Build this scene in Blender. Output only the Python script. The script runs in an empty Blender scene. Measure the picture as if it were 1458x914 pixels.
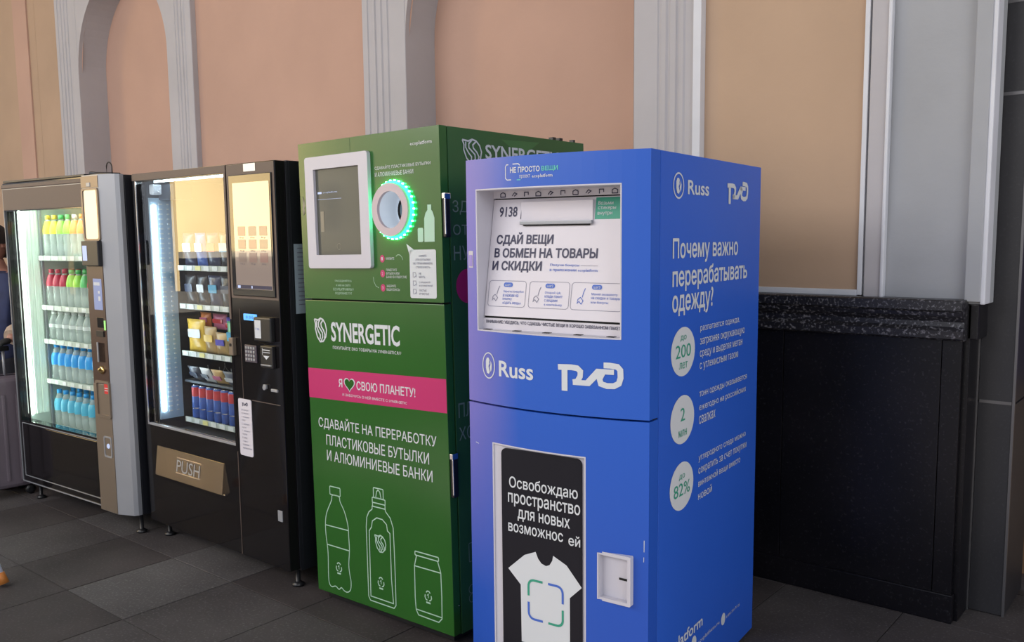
import bpy, bmesh, math, random
from mathutils import Vector, Matrix
random.seed(7)
C = bpy.context.scene.collection
PI = math.pi

# ---------------------------------------------------------------- camera
F_PX, CX, CY, PITCH, ROLL, HEAD = 1262.4, 757.4, 476.2, 0.1106, 0.0081, -0.675
cam = bpy.data.cameras.new('camera'); co = bpy.data.objects.new('camera', cam); C.objects.link(co)
cam.sensor_fit = 'HORIZONTAL'; cam.sensor_width = 36.0
cam.lens = 36.0 * F_PX / 1458.0
cam.shift_x = -(CX - 729.0) / 1458.0
cam.shift_y = (CY - 457.0) / 1458.0
cam.clip_start = 0.05; cam.clip_end = 200
fw = Vector((math.sin(HEAD) * math.cos(PITCH), math.cos(HEAD) * math.cos(PITCH), -math.sin(PITCH)))
rt = Vector((math.cos(HEAD), -math.sin(HEAD), 0))
up = rt.cross(fw)
r2 = rt * math.cos(ROLL) - up * math.sin(ROLL) * -1 * -1
u2 = up * math.cos(ROLL) + rt * math.sin(ROLL)
co.matrix_world = Matrix(((r2.x, u2.x, -fw.x, 0), (r2.y, u2.y, -fw.y, 0), (r2.z, u2.z, -fw.z, 1.5), (0, 0, 0, 1)))
bpy.context.scene.camera = co

# ---------------------------------------------------------------- world, sun, area light, exposure
wd = bpy.data.worlds.new('world'); bpy.context.scene.world = wd; wd.use_nodes = True
wb = wd.node_tree.nodes['Background']; wb.inputs[0].default_value = (0.78, 0.84, 0.95, 1); wb.inputs[1].default_value = 0.85
sun = bpy.data.lights.new('sun', 'SUN'); so = bpy.data.objects.new('sun', sun); C.objects.link(so)
sun.energy = 40; sun.angle = 0.01; sun.color = (1, 0.93, 0.80)
so.location = (20, 12, 20)
so.rotation_euler = Vector((-1.0, -0.5, -0.75)).to_track_quat('-Z', 'Y').to_euler()
ar = bpy.data.lights.new('open_side_daylight', 'AREA'); ao = bpy.data.objects.new('open_side_daylight', ar); C.objects.link(ao)
ar.shape = 'RECTANGLE'; ar.size = 7; ar.size_y = 2.2; ar.energy = 260; ar.color = (1.0, 0.97, 0.96)
ao.location = (-5.2, -3.4, 4.1)
ao.rotation_euler = (Vector((-4.6, 3.5, 1.6)) - ao.location).to_track_quat('-Z', 'Y').to_euler()
a2 = bpy.data.lights.new('right_side_daylight', 'AREA'); a2o = bpy.data.objects.new('right_side_daylight', a2); C.objects.link(a2o)  # unseen fill lamp added to brighten the kiosk side and right wall
a2.shape = 'RECTANGLE'; a2.size = 3.5; a2.size_y = 2.2; a2.energy = 85; a2.color = (0.95, 0.97, 1.0)
a2o.location = (4.2, -0.6, 3.4)
a2o.rotation_euler = (Vector((-1.3, 2.9, 1.2)) - a2o.location).to_track_quat('-Z', 'Y').to_euler()
vs = bpy.context.scene.view_settings
vs.view_transform = 'Standard'; vs.look = 'None'; vs.gamma = 1; vs.use_curve_mapping = False
vs.exposure = 0.0
bpy.context.scene.cycles.max_bounces = 8
bpy.context.scene.cycles.transparent_max_bounces = 24
bpy.context.scene.cycles.sample_clamp_indirect = 6

# ---------------------------------------------------------------- materials
def new_mat(name):
    m = bpy.data.materials.new(name); m.use_nodes = True
    return m, m.node_tree.nodes, m.node_tree.links, m.node_tree.nodes['Principled BSDF']
def mat(name, col, rough=0.5, metal=0.0, spec=0.5, var=0.0, vscale=4.0, bump=0.0, bscale=60.0, col2=None, coat=0.0, stretch=None, emit=None, estr=0.0):
    m, N, L, P = new_mat(name)
    P.inputs['Base Color'].default_value = (*col, 1); P.inputs['Roughness'].default_value = rough
    P.inputs['Metallic'].default_value = metal; P.inputs['Specular IOR Level'].default_value = spec
    P.inputs['Coat Weight'].default_value = coat; P.inputs['Coat Roughness'].default_value = 0.08
    if emit: P.inputs['Emission Color'].default_value = (*emit, 1); P.inputs['Emission Strength'].default_value = estr
    tc = N.new('ShaderNodeTexCoord'); mp = N.new('ShaderNodeMapping'); L.new(tc.outputs['Object'], mp.inputs[0])
    if stretch: mp.inputs['Scale'].default_value = stretch
    if var or col2:
        nz = N.new('ShaderNodeTexNoise'); nz.inputs['Scale'].default_value = vscale; nz.inputs['Detail'].default_value = 5
        L.new(mp.outputs[0], nz.inputs['Vector'])
        r = N.new('ShaderNodeValToRGB'); r.color_ramp.elements[0].position = 0.3; r.color_ramp.elements[1].position = 0.7
        a = col; b = col2 if col2 else tuple(min(1, c * (1 + var)) for c in col)
        if not col2: a = tuple(c * (1 - var) for c in col)
        r.color_ramp.elements[0].color = (*a, 1); r.color_ramp.elements[1].color = (*b, 1)
        L.new(nz.outputs['Fac'], r.inputs[0]); L.new(r.outputs[0], P.inputs['Base Color'])
    if bump:
        n2 = N.new('ShaderNodeTexNoise'); n2.inputs['Scale'].default_value = bscale; n2.inputs['Detail'].default_value = 3
        L.new(mp.outputs[0], n2.inputs['Vector'])
        bp = N.new('ShaderNodeBump'); bp.inputs['Strength'].default_value = bump; bp.inputs['Distance'].default_value = 0.004
        L.new(n2.outputs['Fac'], bp.inputs['Height']); L.new(bp.outputs[0], P.inputs['Normal'])
    return m
def emis(name, col, s):
    m, N, L, P = new_mat(name)
    P.inputs['Base Color'].default_value = (*[c * 0.4 for c in col], 1)
    P.inputs['Emission Color'].default_value = (*col, 1); P.inputs['Emission Strength'].default_value = s
    return m
def glass_mat(name, tint=(1, 1, 1), ior=1.5, boost=1.0):
    m = bpy.data.materials.new(name); m.use_nodes = True; N = m.node_tree.nodes; L = m.node_tree.links; N.clear()
    o = N.new('ShaderNodeOutputMaterial'); mx = N.new('ShaderNodeMixShader'); t = N.new('ShaderNodeBsdfTransparent')
    g = N.new('ShaderNodeBsdfGlossy'); g.inputs['Roughness'].default_value = 0.0; t.inputs[0].default_value = (*tint, 1)
    f = N.new('ShaderNodeFresnel'); f.inputs[0].default_value = ior
    k = N.new('ShaderNodeMath'); k.operation = 'MULTIPLY'; k.inputs[1].default_value = boost; k.use_clamp = True
    ge = N.new('ShaderNodeNewGeometry'); fr = N.new('ShaderNodeMath'); fr.operation = 'SUBTRACT'; fr.inputs[0].default_value = 1.0; L.new(ge.outputs['Backfacing'], fr.inputs[1])
    pr_ = N.new('ShaderNodeMath'); pr_.operation = 'MULTIPLY'; L.new(k.outputs[0], pr_.inputs[0]); L.new(fr.outputs[0], pr_.inputs[1])
    L.new(f.outputs[0], k.inputs[0]); L.new(pr_.outputs[0], mx.inputs[0]); L.new(t.outputs[0], mx.inputs[1]); L.new(g.outputs[0], mx.inputs[2]); L.new(mx.outputs[0], o.inputs[0])
    return m
def clear_plastic(name, col, opac=0.45):
    m, N, L, P = new_mat(name)
    P.inputs['Base Color'].default_value = (*col, 1); P.inputs['Roughness'].default_value = 0.08
    P.inputs['Alpha'].default_value = opac
    return m
def granite(name, c1, c2, rough, spk=(0.3, 0.3, 0.3), spk_pos=0.66):
    m, N, L, P = new_mat(name)
    tc = N.new('ShaderNodeTexCoord'); ge = N.new('ShaderNodeNewGeometry')
    n1 = N.new('ShaderNodeTexNoise'); n1.inputs['Scale'].default_value = 2.2; n1.inputs['Detail'].default_value = 6
    n2 = N.new('ShaderNodeTexNoise'); n2.inputs['Scale'].default_value = 95; n2.inputs['Detail'].default_value = 2
    L.new(ge.outputs['Position'], n1.inputs['Vector']); L.new(ge.outputs['Position'], n2.inputs['Vector'])
    r = N.new('ShaderNodeValToRGB'); r.color_ramp.elements[0].position = 0.32; r.color_ramp.elements[1].position = 0.68
    r.color_ramp.elements[0].color = (*c1, 1); r.color_ramp.elements[1].color = (*c2, 1)
    s = N.new('ShaderNodeValToRGB'); s.color_ramp.elements[0].position = spk_pos - 0.1; s.color_ramp.elements[1].position = spk_pos + 0.06
    s.color_ramp.elements[0].color = (0, 0, 0, 1); s.color_ramp.elements[1].color = (*spk, 1)
    ad = N.new('ShaderNodeMix'); ad.data_type = 'RGBA'; ad.blend_type = 'ADD'; ad.inputs[0].default_value = 1
    L.new(n1.outputs['Fac'], r.inputs[0]); L.new(n2.outputs['Fac'], s.inputs[0])
    L.new(r.outputs[0], ad.inputs[6]); L.new(s.outputs[0], ad.inputs[7]); L.new(ad.outputs[2], P.inputs['Base Color'])
    P.inputs['Roughness'].default_value = rough
    bp = N.new('ShaderNodeBump'); bp.inputs['Strength'].default_value = 0.12; bp.inputs['Distance'].default_value = 0.003
    L.new(n1.outputs['Fac'], bp.inputs['Height']); L.new(bp.outputs[0], P.inputs['Normal'])
    return m
M = {}
M['peach'] = mat('peach_plaster', (0.53, 0.335, 0.26), 0.85, var=0.07, vscale=1.3, bump=0.25, bscale=25)
M['ochre'] = mat('ochre_plaster', (0.47, 0.325, 0.225), 0.85, var=0.09, vscale=1.1, bump=0.25, bscale=25)
M['greyp'] = mat('grey_plaster', (0.47, 0.450, 0.470), 0.8, var=0.05, vscale=2.5, bump=0.2, bscale=30)
M['palep'] = mat('pale_plaster', (0.36, 0.37, 0.395), 0.75, var=0.08, vscale=2.2, bump=0.25, bscale=30)
M['whitep'] = mat('white_trim_paint', (0.66, 0.67, 0.72), 0.6, var=0.05, vscale=6)
M['marble'] = granite('black_marble', (0.004, 0.004, 0.006), (0.010, 0.009, 0.012), 0.32, (0.02, 0.02, 0.022), 0.70)
M['marble'].node_tree.nodes['Principled BSDF'].inputs['Specular IOR Level'].default_value = 0.3
M['marblecap'] = granite('speckled_black_marble', (0.008, 0.008, 0.011), (0.022, 0.021, 0.026), 0.35, (0.16, 0.155, 0.17), 0.64)
M['tile_a'] = granite('grey_granite', (0.046, 0.040, 0.042), (0.082, 0.073, 0.074), 0.75, (0.05, 0.05, 0.05))
M['tile_b'] = granite('brown_granite', (0.036, 0.030, 0.031), (0.066, 0.056, 0.056), 0.72, (0.03, 0.03, 0.03))
M['tile_c'] = granite('light_granite', (0.066, 0.060, 0.062), (0.105, 0.098, 0.099), 0.78, (0.05, 0.05, 0.05), 0.64)
for k_ in ('tile_a', 'tile_b', 'tile_c'): M[k_].node_tree.nodes['Principled BSDF'].inputs['Specular IOR Level'].default_value = 0.25
M['grout'] = mat('dark_grout', (0.02, 0.018, 0.018), 0.9)
M['asphalt'] = mat('outdoor_paving', (0.10, 0.095, 0.09), 0.9, var=0.2, vscale=3)
M['coltile'] = granite('charcoal_tile', (0.018, 0.017, 0.021), (0.030, 0.029, 0.033), 0.5, (0.01, 0.01, 0.01))
M['steeltrim'] = mat('satin_steel_trim', (0.16, 0.155, 0.16), 0.4, 0.6)
M['tan'] = mat('tan_panel', (0.30, 0.19, 0.11), 0.6, var=0.2, vscale=5, stretch=(1, 1, 0.3))
M['purple'] = mat('purple_banner', (0.035, 0.012, 0.11), 0.6)
M['ceil'] = mat('canopy_paint', (0.45, 0.44, 0.42), 0.9)
M['facade'] = mat('yellow_facade', (0.86, 0.66, 0.36), 0.9, var=0.06, vscale=0.6)
M['facade_dim'] = mat('weathered_grey_facade', (0.16, 0.15, 0.12), 0.9, var=0.15, vscale=0.5)  # dark colour stands in for a wall in less sun
M['facade_trim'] = mat('pale_facade_trim', (0.30, 0.28, 0.24), 0.9)
M['winglass'] = mat('facade_window_glass', (0.08, 0.08, 0.08), 0.3)
# kiosks
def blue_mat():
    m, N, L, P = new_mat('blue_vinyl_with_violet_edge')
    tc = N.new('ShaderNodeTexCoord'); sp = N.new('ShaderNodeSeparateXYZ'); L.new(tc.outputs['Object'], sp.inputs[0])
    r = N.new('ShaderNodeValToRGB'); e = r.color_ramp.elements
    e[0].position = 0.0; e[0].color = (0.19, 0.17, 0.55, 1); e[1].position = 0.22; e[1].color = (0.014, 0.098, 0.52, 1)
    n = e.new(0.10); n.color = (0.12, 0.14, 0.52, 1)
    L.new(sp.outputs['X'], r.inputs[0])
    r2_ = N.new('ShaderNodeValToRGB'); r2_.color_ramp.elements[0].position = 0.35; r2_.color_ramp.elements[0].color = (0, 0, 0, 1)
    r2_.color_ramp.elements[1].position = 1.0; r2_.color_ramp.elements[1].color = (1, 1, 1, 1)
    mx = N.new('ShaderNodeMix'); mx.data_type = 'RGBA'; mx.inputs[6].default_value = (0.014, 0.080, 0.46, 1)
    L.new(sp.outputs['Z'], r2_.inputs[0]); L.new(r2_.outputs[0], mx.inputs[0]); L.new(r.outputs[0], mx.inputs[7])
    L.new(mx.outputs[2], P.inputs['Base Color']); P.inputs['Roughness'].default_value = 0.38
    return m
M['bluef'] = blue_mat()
M['blue'] = mat('blue_vinyl', (0.020, 0.108, 0.58), 0.4, var=0.04, vscale=2)
M['green'] = mat('green_vinyl', (0.022, 0.110, 0.016), 0.20, spec=0.6, var=0.06, vscale=2.5)
M['dgreen'] = mat('green_vinyl_side', (0.030, 0.115, 0.034), 0.35, var=0.05, vscale=2.5)
M['pink'] = mat('magenta_vinyl', (0.50, 0.018, 0.14), 0.4)
M['lblack'] = mat('black_plastic', (0.012, 0.012, 0.014), 0.35)
M['machine'] = mat('black_machine_paint', (0.008, 0.007, 0.008), 0.08, spec=0.35)
M['mdark'] = mat('machine_side_paint', (0.010, 0.011, 0.016), 0.45)
M['bronze'] = mat('bronze_header_paint', (0.13, 0.098, 0.085), 0.45, spec=0.25)  # brownish trim tone with the bright building's reflection painted in
M['gap'] = mat('dark_gap', (0.004, 0.004, 0.004), 0.8)
M['white'] = mat('white_powder_coat', (0.54, 0.53, 0.60), 0.4, var=0.02, vscale=3)
M['whiteflap'] = mat('white_flap_vinyl', (0.66, 0.63, 0.69), 0.45, var=0.03, vscale=5)
M['ink'] = mat('navy_ink', (0.025, 0.025, 0.07), 0.5)
M['inkblue'] = mat('blue_ink', (0.05, 0.13, 0.52), 0.5)
M['inkgrey'] = mat('grey_ink', (0.20, 0.20, 0.28), 0.5)
M['inkgreen'] = mat('green_ink', (0.03, 0.30, 0.20), 0.5)
M['paper'] = mat('white_vinyl_print', (0.60, 0.63, 0.67), 0.5)
M['palegreen'] = mat('pale_green_print', (0.42, 0.62, 0.50), 0.5)
M['mint'] = mat('mint_print', (0.10, 0.50, 0.45), 0.5)
M['poster'] = mat('black_poster_print', (0.008, 0.008, 0.014), 0.4, spec=0.25)
M['chrome'] = mat('chrome', (0.75, 0.75, 0.77), 0.12, 1.0)
M['silver'] = mat('silver_paint', (0.36, 0.37, 0.40), 0.38, 0.35, var=0.04, vscale=3)
M['gold'] = mat('champagne_metal', (0.25, 0.20, 0.155), 0.38, 0.5)
M['brown'] = mat('brown_gloss_panel', (0.07, 0.038, 0.028), 0.3)
M['brass'] = mat('brass', (0.75, 0.55, 0.25), 0.2, 1.0)
M['steel'] = mat('polished_push_plate', (0.80, 0.66, 0.50), 0.16, 1.0, bump=0.15, bscale=6)
M['screen'] = mat('dark_screen_glass', (0.10, 0.10, 0.085), 0.08)
M['screenk'] = mat('touch_screen_glass', (0.21, 0.165, 0.14), 0.02, spec=0.8, coat=1.0, emit=(0.5, 0.38, 0.33), estr=0.12)
M['bezel'] = mat('gloss_black_bezel', (0.008, 0.008, 0.009), 0.05)
M['lcd'] = emis('blue_lcd', (0.12, 0.45, 1.0), 1.1)
M['lcdv'] = emis('violet_lcd', (0.30, 0.36, 0.62), 0.5)
M['lcdw'] = emis('pale_lcd', (0.55, 0.65, 0.95), 0.7)
M['tag'] = mat('white_price_label', (0.75, 0.78, 0.76), 0.5)
M['glass'] = glass_mat('door_glass', (0.96, 0.98, 0.98), 1.5, 1.7)
M['glass_ar'] = glass_mat('coated_door_glass', (0.97, 0.99, 0.98), 1.5, 0.35)
M['ledw'] = emis('cool_white_led', (0.78, 0.92, 1.0), 22)
M['ledg'] = emis('fresh_white_led', (0.86, 1.0, 0.90), 42)
M['ringg'] = emis('green_led_diffuser', (0.02, 1.0, 0.22), 4.5)
M['ledgreen'] = emis('green_led', (0.10, 1.0, 0.45), 22)
M['ivory'] = mat('interior_white', (0.62, 0.72, 0.64), 0.5)
M['ivoryrib'] = mat('backlit_ribbed_diffuser', (0.60, 0.70, 0.62), 0.5, var=0.15, vscale=30, stretch=(1, 8, 0.2), emit=(0.80, 1.0, 0.84), estr=0.32)
M['iceblue'] = mat('interior_ice_blue', (0.42, 0.58, 0.74), 0.45)
M['cavity'] = mat('interior_dark_blue', (0.020, 0.028, 0.045), 0.5)
M['shelfm'] = mat('shelf_enamel', (0.50, 0.55, 0.50), 0.4)
M['shelfd'] = mat('shelf_dark', (0.05, 0.06, 0.075), 0.4, 0.3)
M['phone'] = mat('rubber_black', (0.012, 0.012, 0.013), 0.7)
M['skin'] = mat('skin', (0.45, 0.22, 0.16), 0.55, var=0.08, vscale=12)
M['hair'] = mat('dark_hair', (0.018, 0.012, 0.012), 0.6, bump=0.6, bscale=90, stretch=(6, 6, 1))
M['navy'] = mat('navy_quilted_cloth', (0.022, 0.030, 0.085), 0.8, var=0.25, vscale=9, bump=0.6, bscale=20)
M['trouser'] = mat('dark_trousers', (0.012, 0.012, 0.018), 0.85, bump=0.4, bscale=25)
M['shoe'] = mat('dark_red_shoe', (0.10, 0.03, 0.025), 0.5)
M['case'] = mat('mauve_case_shell', (0.17, 0.14, 0.165), 0.35, var=0.08, vscale=4)
M['fur'] = mat('tan_fur_cuff', (0.48, 0.36, 0.27), 0.95, var=0.3, vscale=30, bump=1.0, bscale=120)
M['orange'] = mat('orange_rubber', (0.50, 0.17, 0.03), 0.6, var=0.1, vscale=20)
M['tube'] = mat('pale_blue_tube', (0.62, 0.68, 0.85), 0.3)

# ---------------------------------------------------------------- mesh helpers
def bbox(bm, x0, x1, y0, y1, z0, z1, bev=0.0, seg=2):
    t = bmesh.new(); bmesh.ops.create_cube(t, size=1)
    for v in t.verts: v.co = Vector(((x0 + x1) / 2 + v.co.x * (x1 - x0), (y0 + y1) / 2 + v.co.y * (y1 - y0), (z0 + z1) / 2 + v.co.z * (z1 - z0)))
    if bev: bmesh.ops.bevel(t, geom=t.edges[:], offset=bev, segments=seg, profile=0.6, affect='EDGES')
    merge(bm, t)
def merge(bm, t):
    me = bpy.data.meshes.new('t'); t.to_mesh(me); t.free(); bm.from_mesh(me); bpy.data.meshes.remove(me)
def lathe(bm, prof, n=16, cx=0, cy=0, axis='Z', caps=True):
    rings = []
    for r, h in prof:
        ring = []
        for i in range(n):
            a = 2 * PI * i / n
            if axis == 'Z': p = (cx + r * math.cos(a), cy + r * math.sin(a), h)
            else: p = (cx + r * math.cos(a), h, cy + r * math.sin(a))      # axis Y, centre (cx, z=cy)
            ring.append(bm.verts.new(p))
        rings.append(ring)
    for a, b in zip(rings, rings[1:]):
        for i in range(n):
            f = bm.faces.new((a[i], a[(i + 1) % n], b[(i + 1) % n], b[i])); f.smooth = True
    if caps:
        if prof[0][0] > 1e-5: bm.faces.new(rings[0][::-1])
        if prof[-1][0] > 1e-5: bm.faces.new(rings[-1])
def tube(bm, pts, r, n=8, radii=None):
    pts = [Vector(p) for p in pts]; rings = []
    ref = Vector((0, 0, 1))
    for i, p in enumerate(pts):
        d = (pts[min(i + 1, len(pts) - 1)] - pts[max(i - 1, 0)]).normalized()
        s = d.cross(ref)
        if s.length < 0.05: s = d.cross(Vector((1, 0, 0)))
        s.normalize(); t = d.cross(s); rr = radii[i] if radii else r
        rings.append([bm.verts.new(p + (s * math.cos(2 * PI * k / n) + t * math.sin(2 * PI * k / n)) * rr) for k in range(n)])
    for a, b in zip(rings, rings[1:]):
        for i in range(n):
            f = bm.faces.new((a[i], a[(i + 1) % n], b[(i + 1) % n], b[i])); f.smooth = True
    bm.faces.new(rings[0][::-1]); bm.faces.new(rings[-1])
def obj(name, bm, m, parent=None, loc=(0, 0, 0)):
    if hasattr(bm, 'verts') and isinstance(bm, bmesh.types.BMesh):
        bmesh.ops.recalc_face_normals(bm, faces=bm.faces[:]) if name not in FLAT else None
        me = bpy.data.meshes.new(name); bm.to_mesh(me); bm.free()
    else: me = bm
    if m: me.materials.append(m)
    o = bpy.data.objects.new(name, me); C.objects.link(o); o.location = loc
    if parent: o.parent = parent
    return o
FLAT = {'lettering', 'print', 'emblem', 'outline_drawing', 'sticker_print'}
def part(name, m, parent, fn, loc=(0, 0, 0)):
    bm = bmesh.new(); fn(bm); return obj(name, bm, m, parent, loc)
def pbox(name, m, parent, x0, x1, y0, y1, z0, z1, bev=0.0):
    return part(name, m, parent, lambda b: bbox(b, x0, x1, y0, y1, z0, z1, bev))
def thing(name, label, cat, loc=(0, 0, 0), rz=0, group=None, ry=0):
    o = bpy.data.objects.new(name, None); C.objects.link(o); o.location = loc; o.rotation_euler = (0, ry, rz)
    o.empty_display_size = 0.1
    o['label'] = label; o['category'] = cat
    if group: o['group'] = group
    return o
def tag(o, label, cat, group=None):
    o['label'] = label; o['category'] = cat
    if group: o['group'] = group
    return o
def struct(o): o['kind'] = 'structure'; return o
# ---- flat print helpers. surf(a, z, off) -> local point
def front(v=0.0): return lambda a, z, off: (a, v - off, z)
def side(W): return lambda a, z, off: (W + off, a, z)
import numpy as np
from mathutils.geometry import delaunay_2d_cdt
_TXT = {}
def text_tris(s, bold=0.0, res=3):
    # outlines of the built-in font, filled by the non-zero winding rule
    if (s, bold, res) in _TXT: return _TXT[(s, bold, res)]
    c = bpy.data.curves.new('t', 'FONT'); c.body = s; c.resolution_u = res; c.fill_mode = 'NONE'
    o = bpy.data.objects.new('t', c); C.objects.link(o)
    me = bpy.data.meshes.new_from_object(o); bpy.data.objects.remove(o); bpy.data.curves.remove(c)
    P = np.array([v.co[:2] for v in me.vertices]); Eg = [tuple(e.vertices) for e in me.edges]; bpy.data.meshes.remove(me)
    comp = {}; loops = []
    cur = [Eg[0][0]]
    par = list(range(len(P)))
    def fd(a):
        while par[a] != a: par[a] = par[par[a]]; a = par[a]
        return a
    for a, b in Eg: par[fd(a)] = fd(b)
    grp = {}
    for i in range(len(P)): grp.setdefault(fd(i), []).append(i)
    loops = [g for g in grp.values() if len(g) > 2]
    ar_ = [float(np.sum(P[g][:, 0] * np.roll(P[g][:, 1], -1) - np.roll(P[g][:, 0], -1) * P[g][:, 1])) for g in loops]
    bb = [(P[g].min(0), P[g].max(0)) for g in loops]
    flip = set()
    for i in range(len(loops)):
        inside = [j for j in range(len(loops)) if j != i and (bb[j][0] <= bb[i][0] + 1e-6).all() and (bb[j][1] >= bb[i][1] - 1e-6).all()]
        if not inside and ar_[i] > 0:
            flip.add(i)
            for j in range(len(loops)):
                if j != i and (bb[i][0] <= bb[j][0] + 1e-6).all() and (bb[i][1] >= bb[j][1] - 1e-6).all(): flip.add(j)
    pts = []; lp = []
    for gi, g in enumerate(loops):
        if gi in flip: g = g[::-1]
        q = P[g]; keep = np.linalg.norm(q - np.roll(q, 1, 0), axis=1) > 1e-5; q = q[keep]
        if len(q) < 3: continue
        if bold:
            d1 = q - np.roll(q, 1, 0); d2 = np.roll(q, -1, 0) - q
            d1 /= np.linalg.norm(d1, axis=1)[:, None]; d2 /= np.linalg.norm(d2, axis=1)[:, None]
            n1 = np.stack([-d1[:, 1], d1[:, 0]], 1); n2 = np.stack([-d2[:, 1], d2[:, 0]], 1)
            n = n1 + n2; L_ = np.linalg.norm(n, axis=1); L_[L_ < 0.3] = 0.3; n /= L_[:, None]
            k = 1 / np.clip((n * n1).sum(1), 0.5, 1); q = q + n * (bold * k)[:, None]
        lp.append(list(range(len(pts), len(pts) + len(q)))); pts += [tuple(p) for p in q]
    edges = [(l[i], l[(i + 1) % len(l)]) for l in lp for i in range(len(l))]
    v, e, f, _, _, _ = delaunay_2d_cdt([Vector(p) for p in pts], edges, [], 0, 1e-5)
    v = np.array([p[:] for p in v]); f = np.array([t for t in f if len(t) == 3])
    cen = v[f].mean(1); A = np.array([pts[a] for a, b in edges]); B = np.array([pts[b] for a, b in edges])
    w = np.zeros(len(cen), int)
    for k in range(0, len(cen), 400):
        x = cen[k:k + 400, 0][:, None]; y = cen[k:k + 400, 1][:, None]
        side_ = (B[:, 0] - A[:, 0]) * (y - A[:, 1]) - (x - A[:, 0]) * (B[:, 1] - A[:, 1])
        upw = (A[:, 1] <= y) & (B[:, 1] > y) & (side_ > 0); dnw = (A[:, 1] > y) & (B[:, 1] <= y) & (side_ < 0)
        w[k:k + 400] = upw.sum(1) - dnw.sum(1)
    f = f[w != 0]
    used = np.unique(f); remap = -np.ones(len(v), int); remap[used] = np.arange(len(used))
    out = (v[used], remap[f]); _TXT[(s, bold, res)] = out
    return out

def text(parent, s, box, m, surf, bold=0.0, off=0.0012, name='lettering', slant=0.0, label=None):
    v, f = text_tris(s, bold * 1.4, 3 if (box[3] - box[2]) > 0.02 else 1)
    x0, y0 = v.min(0); x1, y1 = v.max(0); a0, a1, z0, z1 = box
    co_ = [surf(a0 + (p[0] - x0) / (x1 - x0) * (a1 - a0), z0 + (p[1] - y0) / (y1 - y0) * (z1 - z0), off) for p in v]
    me = bpy.data.meshes.new(name); me.from_pydata([tuple(float(c) for c in p) for p in co_], [], f.tolist())
    me.name = name; me.materials.clear(); me.materials.append(m)
    o = bpy.data.objects.new(name, me); C.objects.link(o); o.parent = parent
    if label: o['label'] = label
    return o
def polys(parent, name, lists, m, surf, off=0.001, sub=False):
    bm = bmesh.new()
    for pts in lists:
        area = sum(p[0] * q[1] - q[0] * p[1] for p, q in zip(pts, pts[1:] + pts[:1]))
        if area < 0: pts = pts[::-1]
        vs_ = [bm.verts.new((p[0], p[1], 0)) for p in pts]; bm.faces.new(vs_)
    bmesh.ops.triangulate(bm, faces=bm.faces[:])
    if sub:
        for _ in range(2): bmesh.ops.subdivide_edges(bm, edges=[e for e in bm.edges if e.calc_length() > 0.06], cuts=1, use_grid_fill=False)
        bmesh.ops.triangulate(bm, faces=bm.faces[:])
    for v in bm.verts: v.co = surf(v.co.x, v.co.y, off)
    me = bpy.data.meshes.new(name); bm.to_mesh(me); bm.free(); me.materials.append(m)
    o = bpy.data.objects.new(name, me); C.objects.link(o); o.parent = parent; return o
def ribbon(pts, w, closed=False):
    out = []; n = len(pts); h = w / 2; L_, R_ = [], []
    for i in range(n):
        p = Vector(pts[i]); a = Vector(pts[(i - 1) % n]) if (closed or i > 0) else None; b = Vector(pts[(i + 1) % n]) if (closed or i < n - 1) else None
        d1 = (p - a).normalized() if a is not None else None; d2 = (b - p).normalized() if b is not None else None
        if d1 is None: d1 = d2
        if d2 is None: d2 = d1
        n1 = Vector((-d1.y, d1.x)); n2 = Vector((-d2.y, d2.x)); nn = (n1 + n2)
        if nn.length < 1e-4: nn = n1
        nn.normalize(); k = h / max(0.45, nn.dot(n1))
        L_.append(p + nn * k); R_.append(p - nn * k)
    rng = range(n) if closed else range(n - 1)
    for i in rng:
        j = (i + 1) % n; out.append([tuple(R_[i]), tuple(R_[j]), tuple(L_[j]), tuple(L_[i])])
    return out
def circ(cx, cz, r, n=28, a0=0, a1=2 * PI, rz=None):
    full = abs(a1 - a0 - 2 * PI) < 1e-6
    k = n if full else n + 1
    return [(cx + r * math.cos(a0 + (a1 - a0) * i / n), cz + (rz or r) * math.sin(a0 + (a1 - a0) * i / n)) for i in range(k)]
def rrect(x0, x1, z0, z1, r, n=5):
    p = []
    for cx, cz, a in ((x1 - r, z0 + r, -PI / 2), (x1 - r, z1 - r, 0), (x0 + r, z1 - r, PI / 2), (x0 + r, z0 + r, PI)):
        p += [(cx + r * math.cos(a + PI / 2 * i / n), cz + r * math.sin(a + PI / 2 * i / n)) for i in range(n + 1)]
    return p
def prism(bm, pts, y0, y1):        # outline in XZ extruded in Y
    a = [bm.verts.new((p[0], y0, p[1])) for p in pts]; b = [bm.verts.new((p[0], y1, p[1])) for p in pts]
    n = len(pts); bm.faces.new(a); bm.faces.new(b[::-1])
    for i in range(n): bm.faces.new((a[i], b[i], b[(i + 1) % n], a[(i + 1) % n]))
def frame_prism(bm, outer, inner, y0, y1):    # outline with hole, same vertex count
    n = len(outer)
    A = [[bm.verts.new((p[0], y, p[1])) for p in pts] for y in (y0, y1) for pts in (outer, inner)]
    of, inf, ob, ib = A
    for i in range(n):
        j = (i + 1) % n
        bm.faces.new((of[i], of[j], inf[j], inf[i])); bm.faces.new((ob[i], ib[i], ib[j], ob[j]))
        bm.faces.new((of[i], ob[i], ob[j], of[j])); bm.faces.new((inf[i], inf[j], ib[j], ib[i]))
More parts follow.
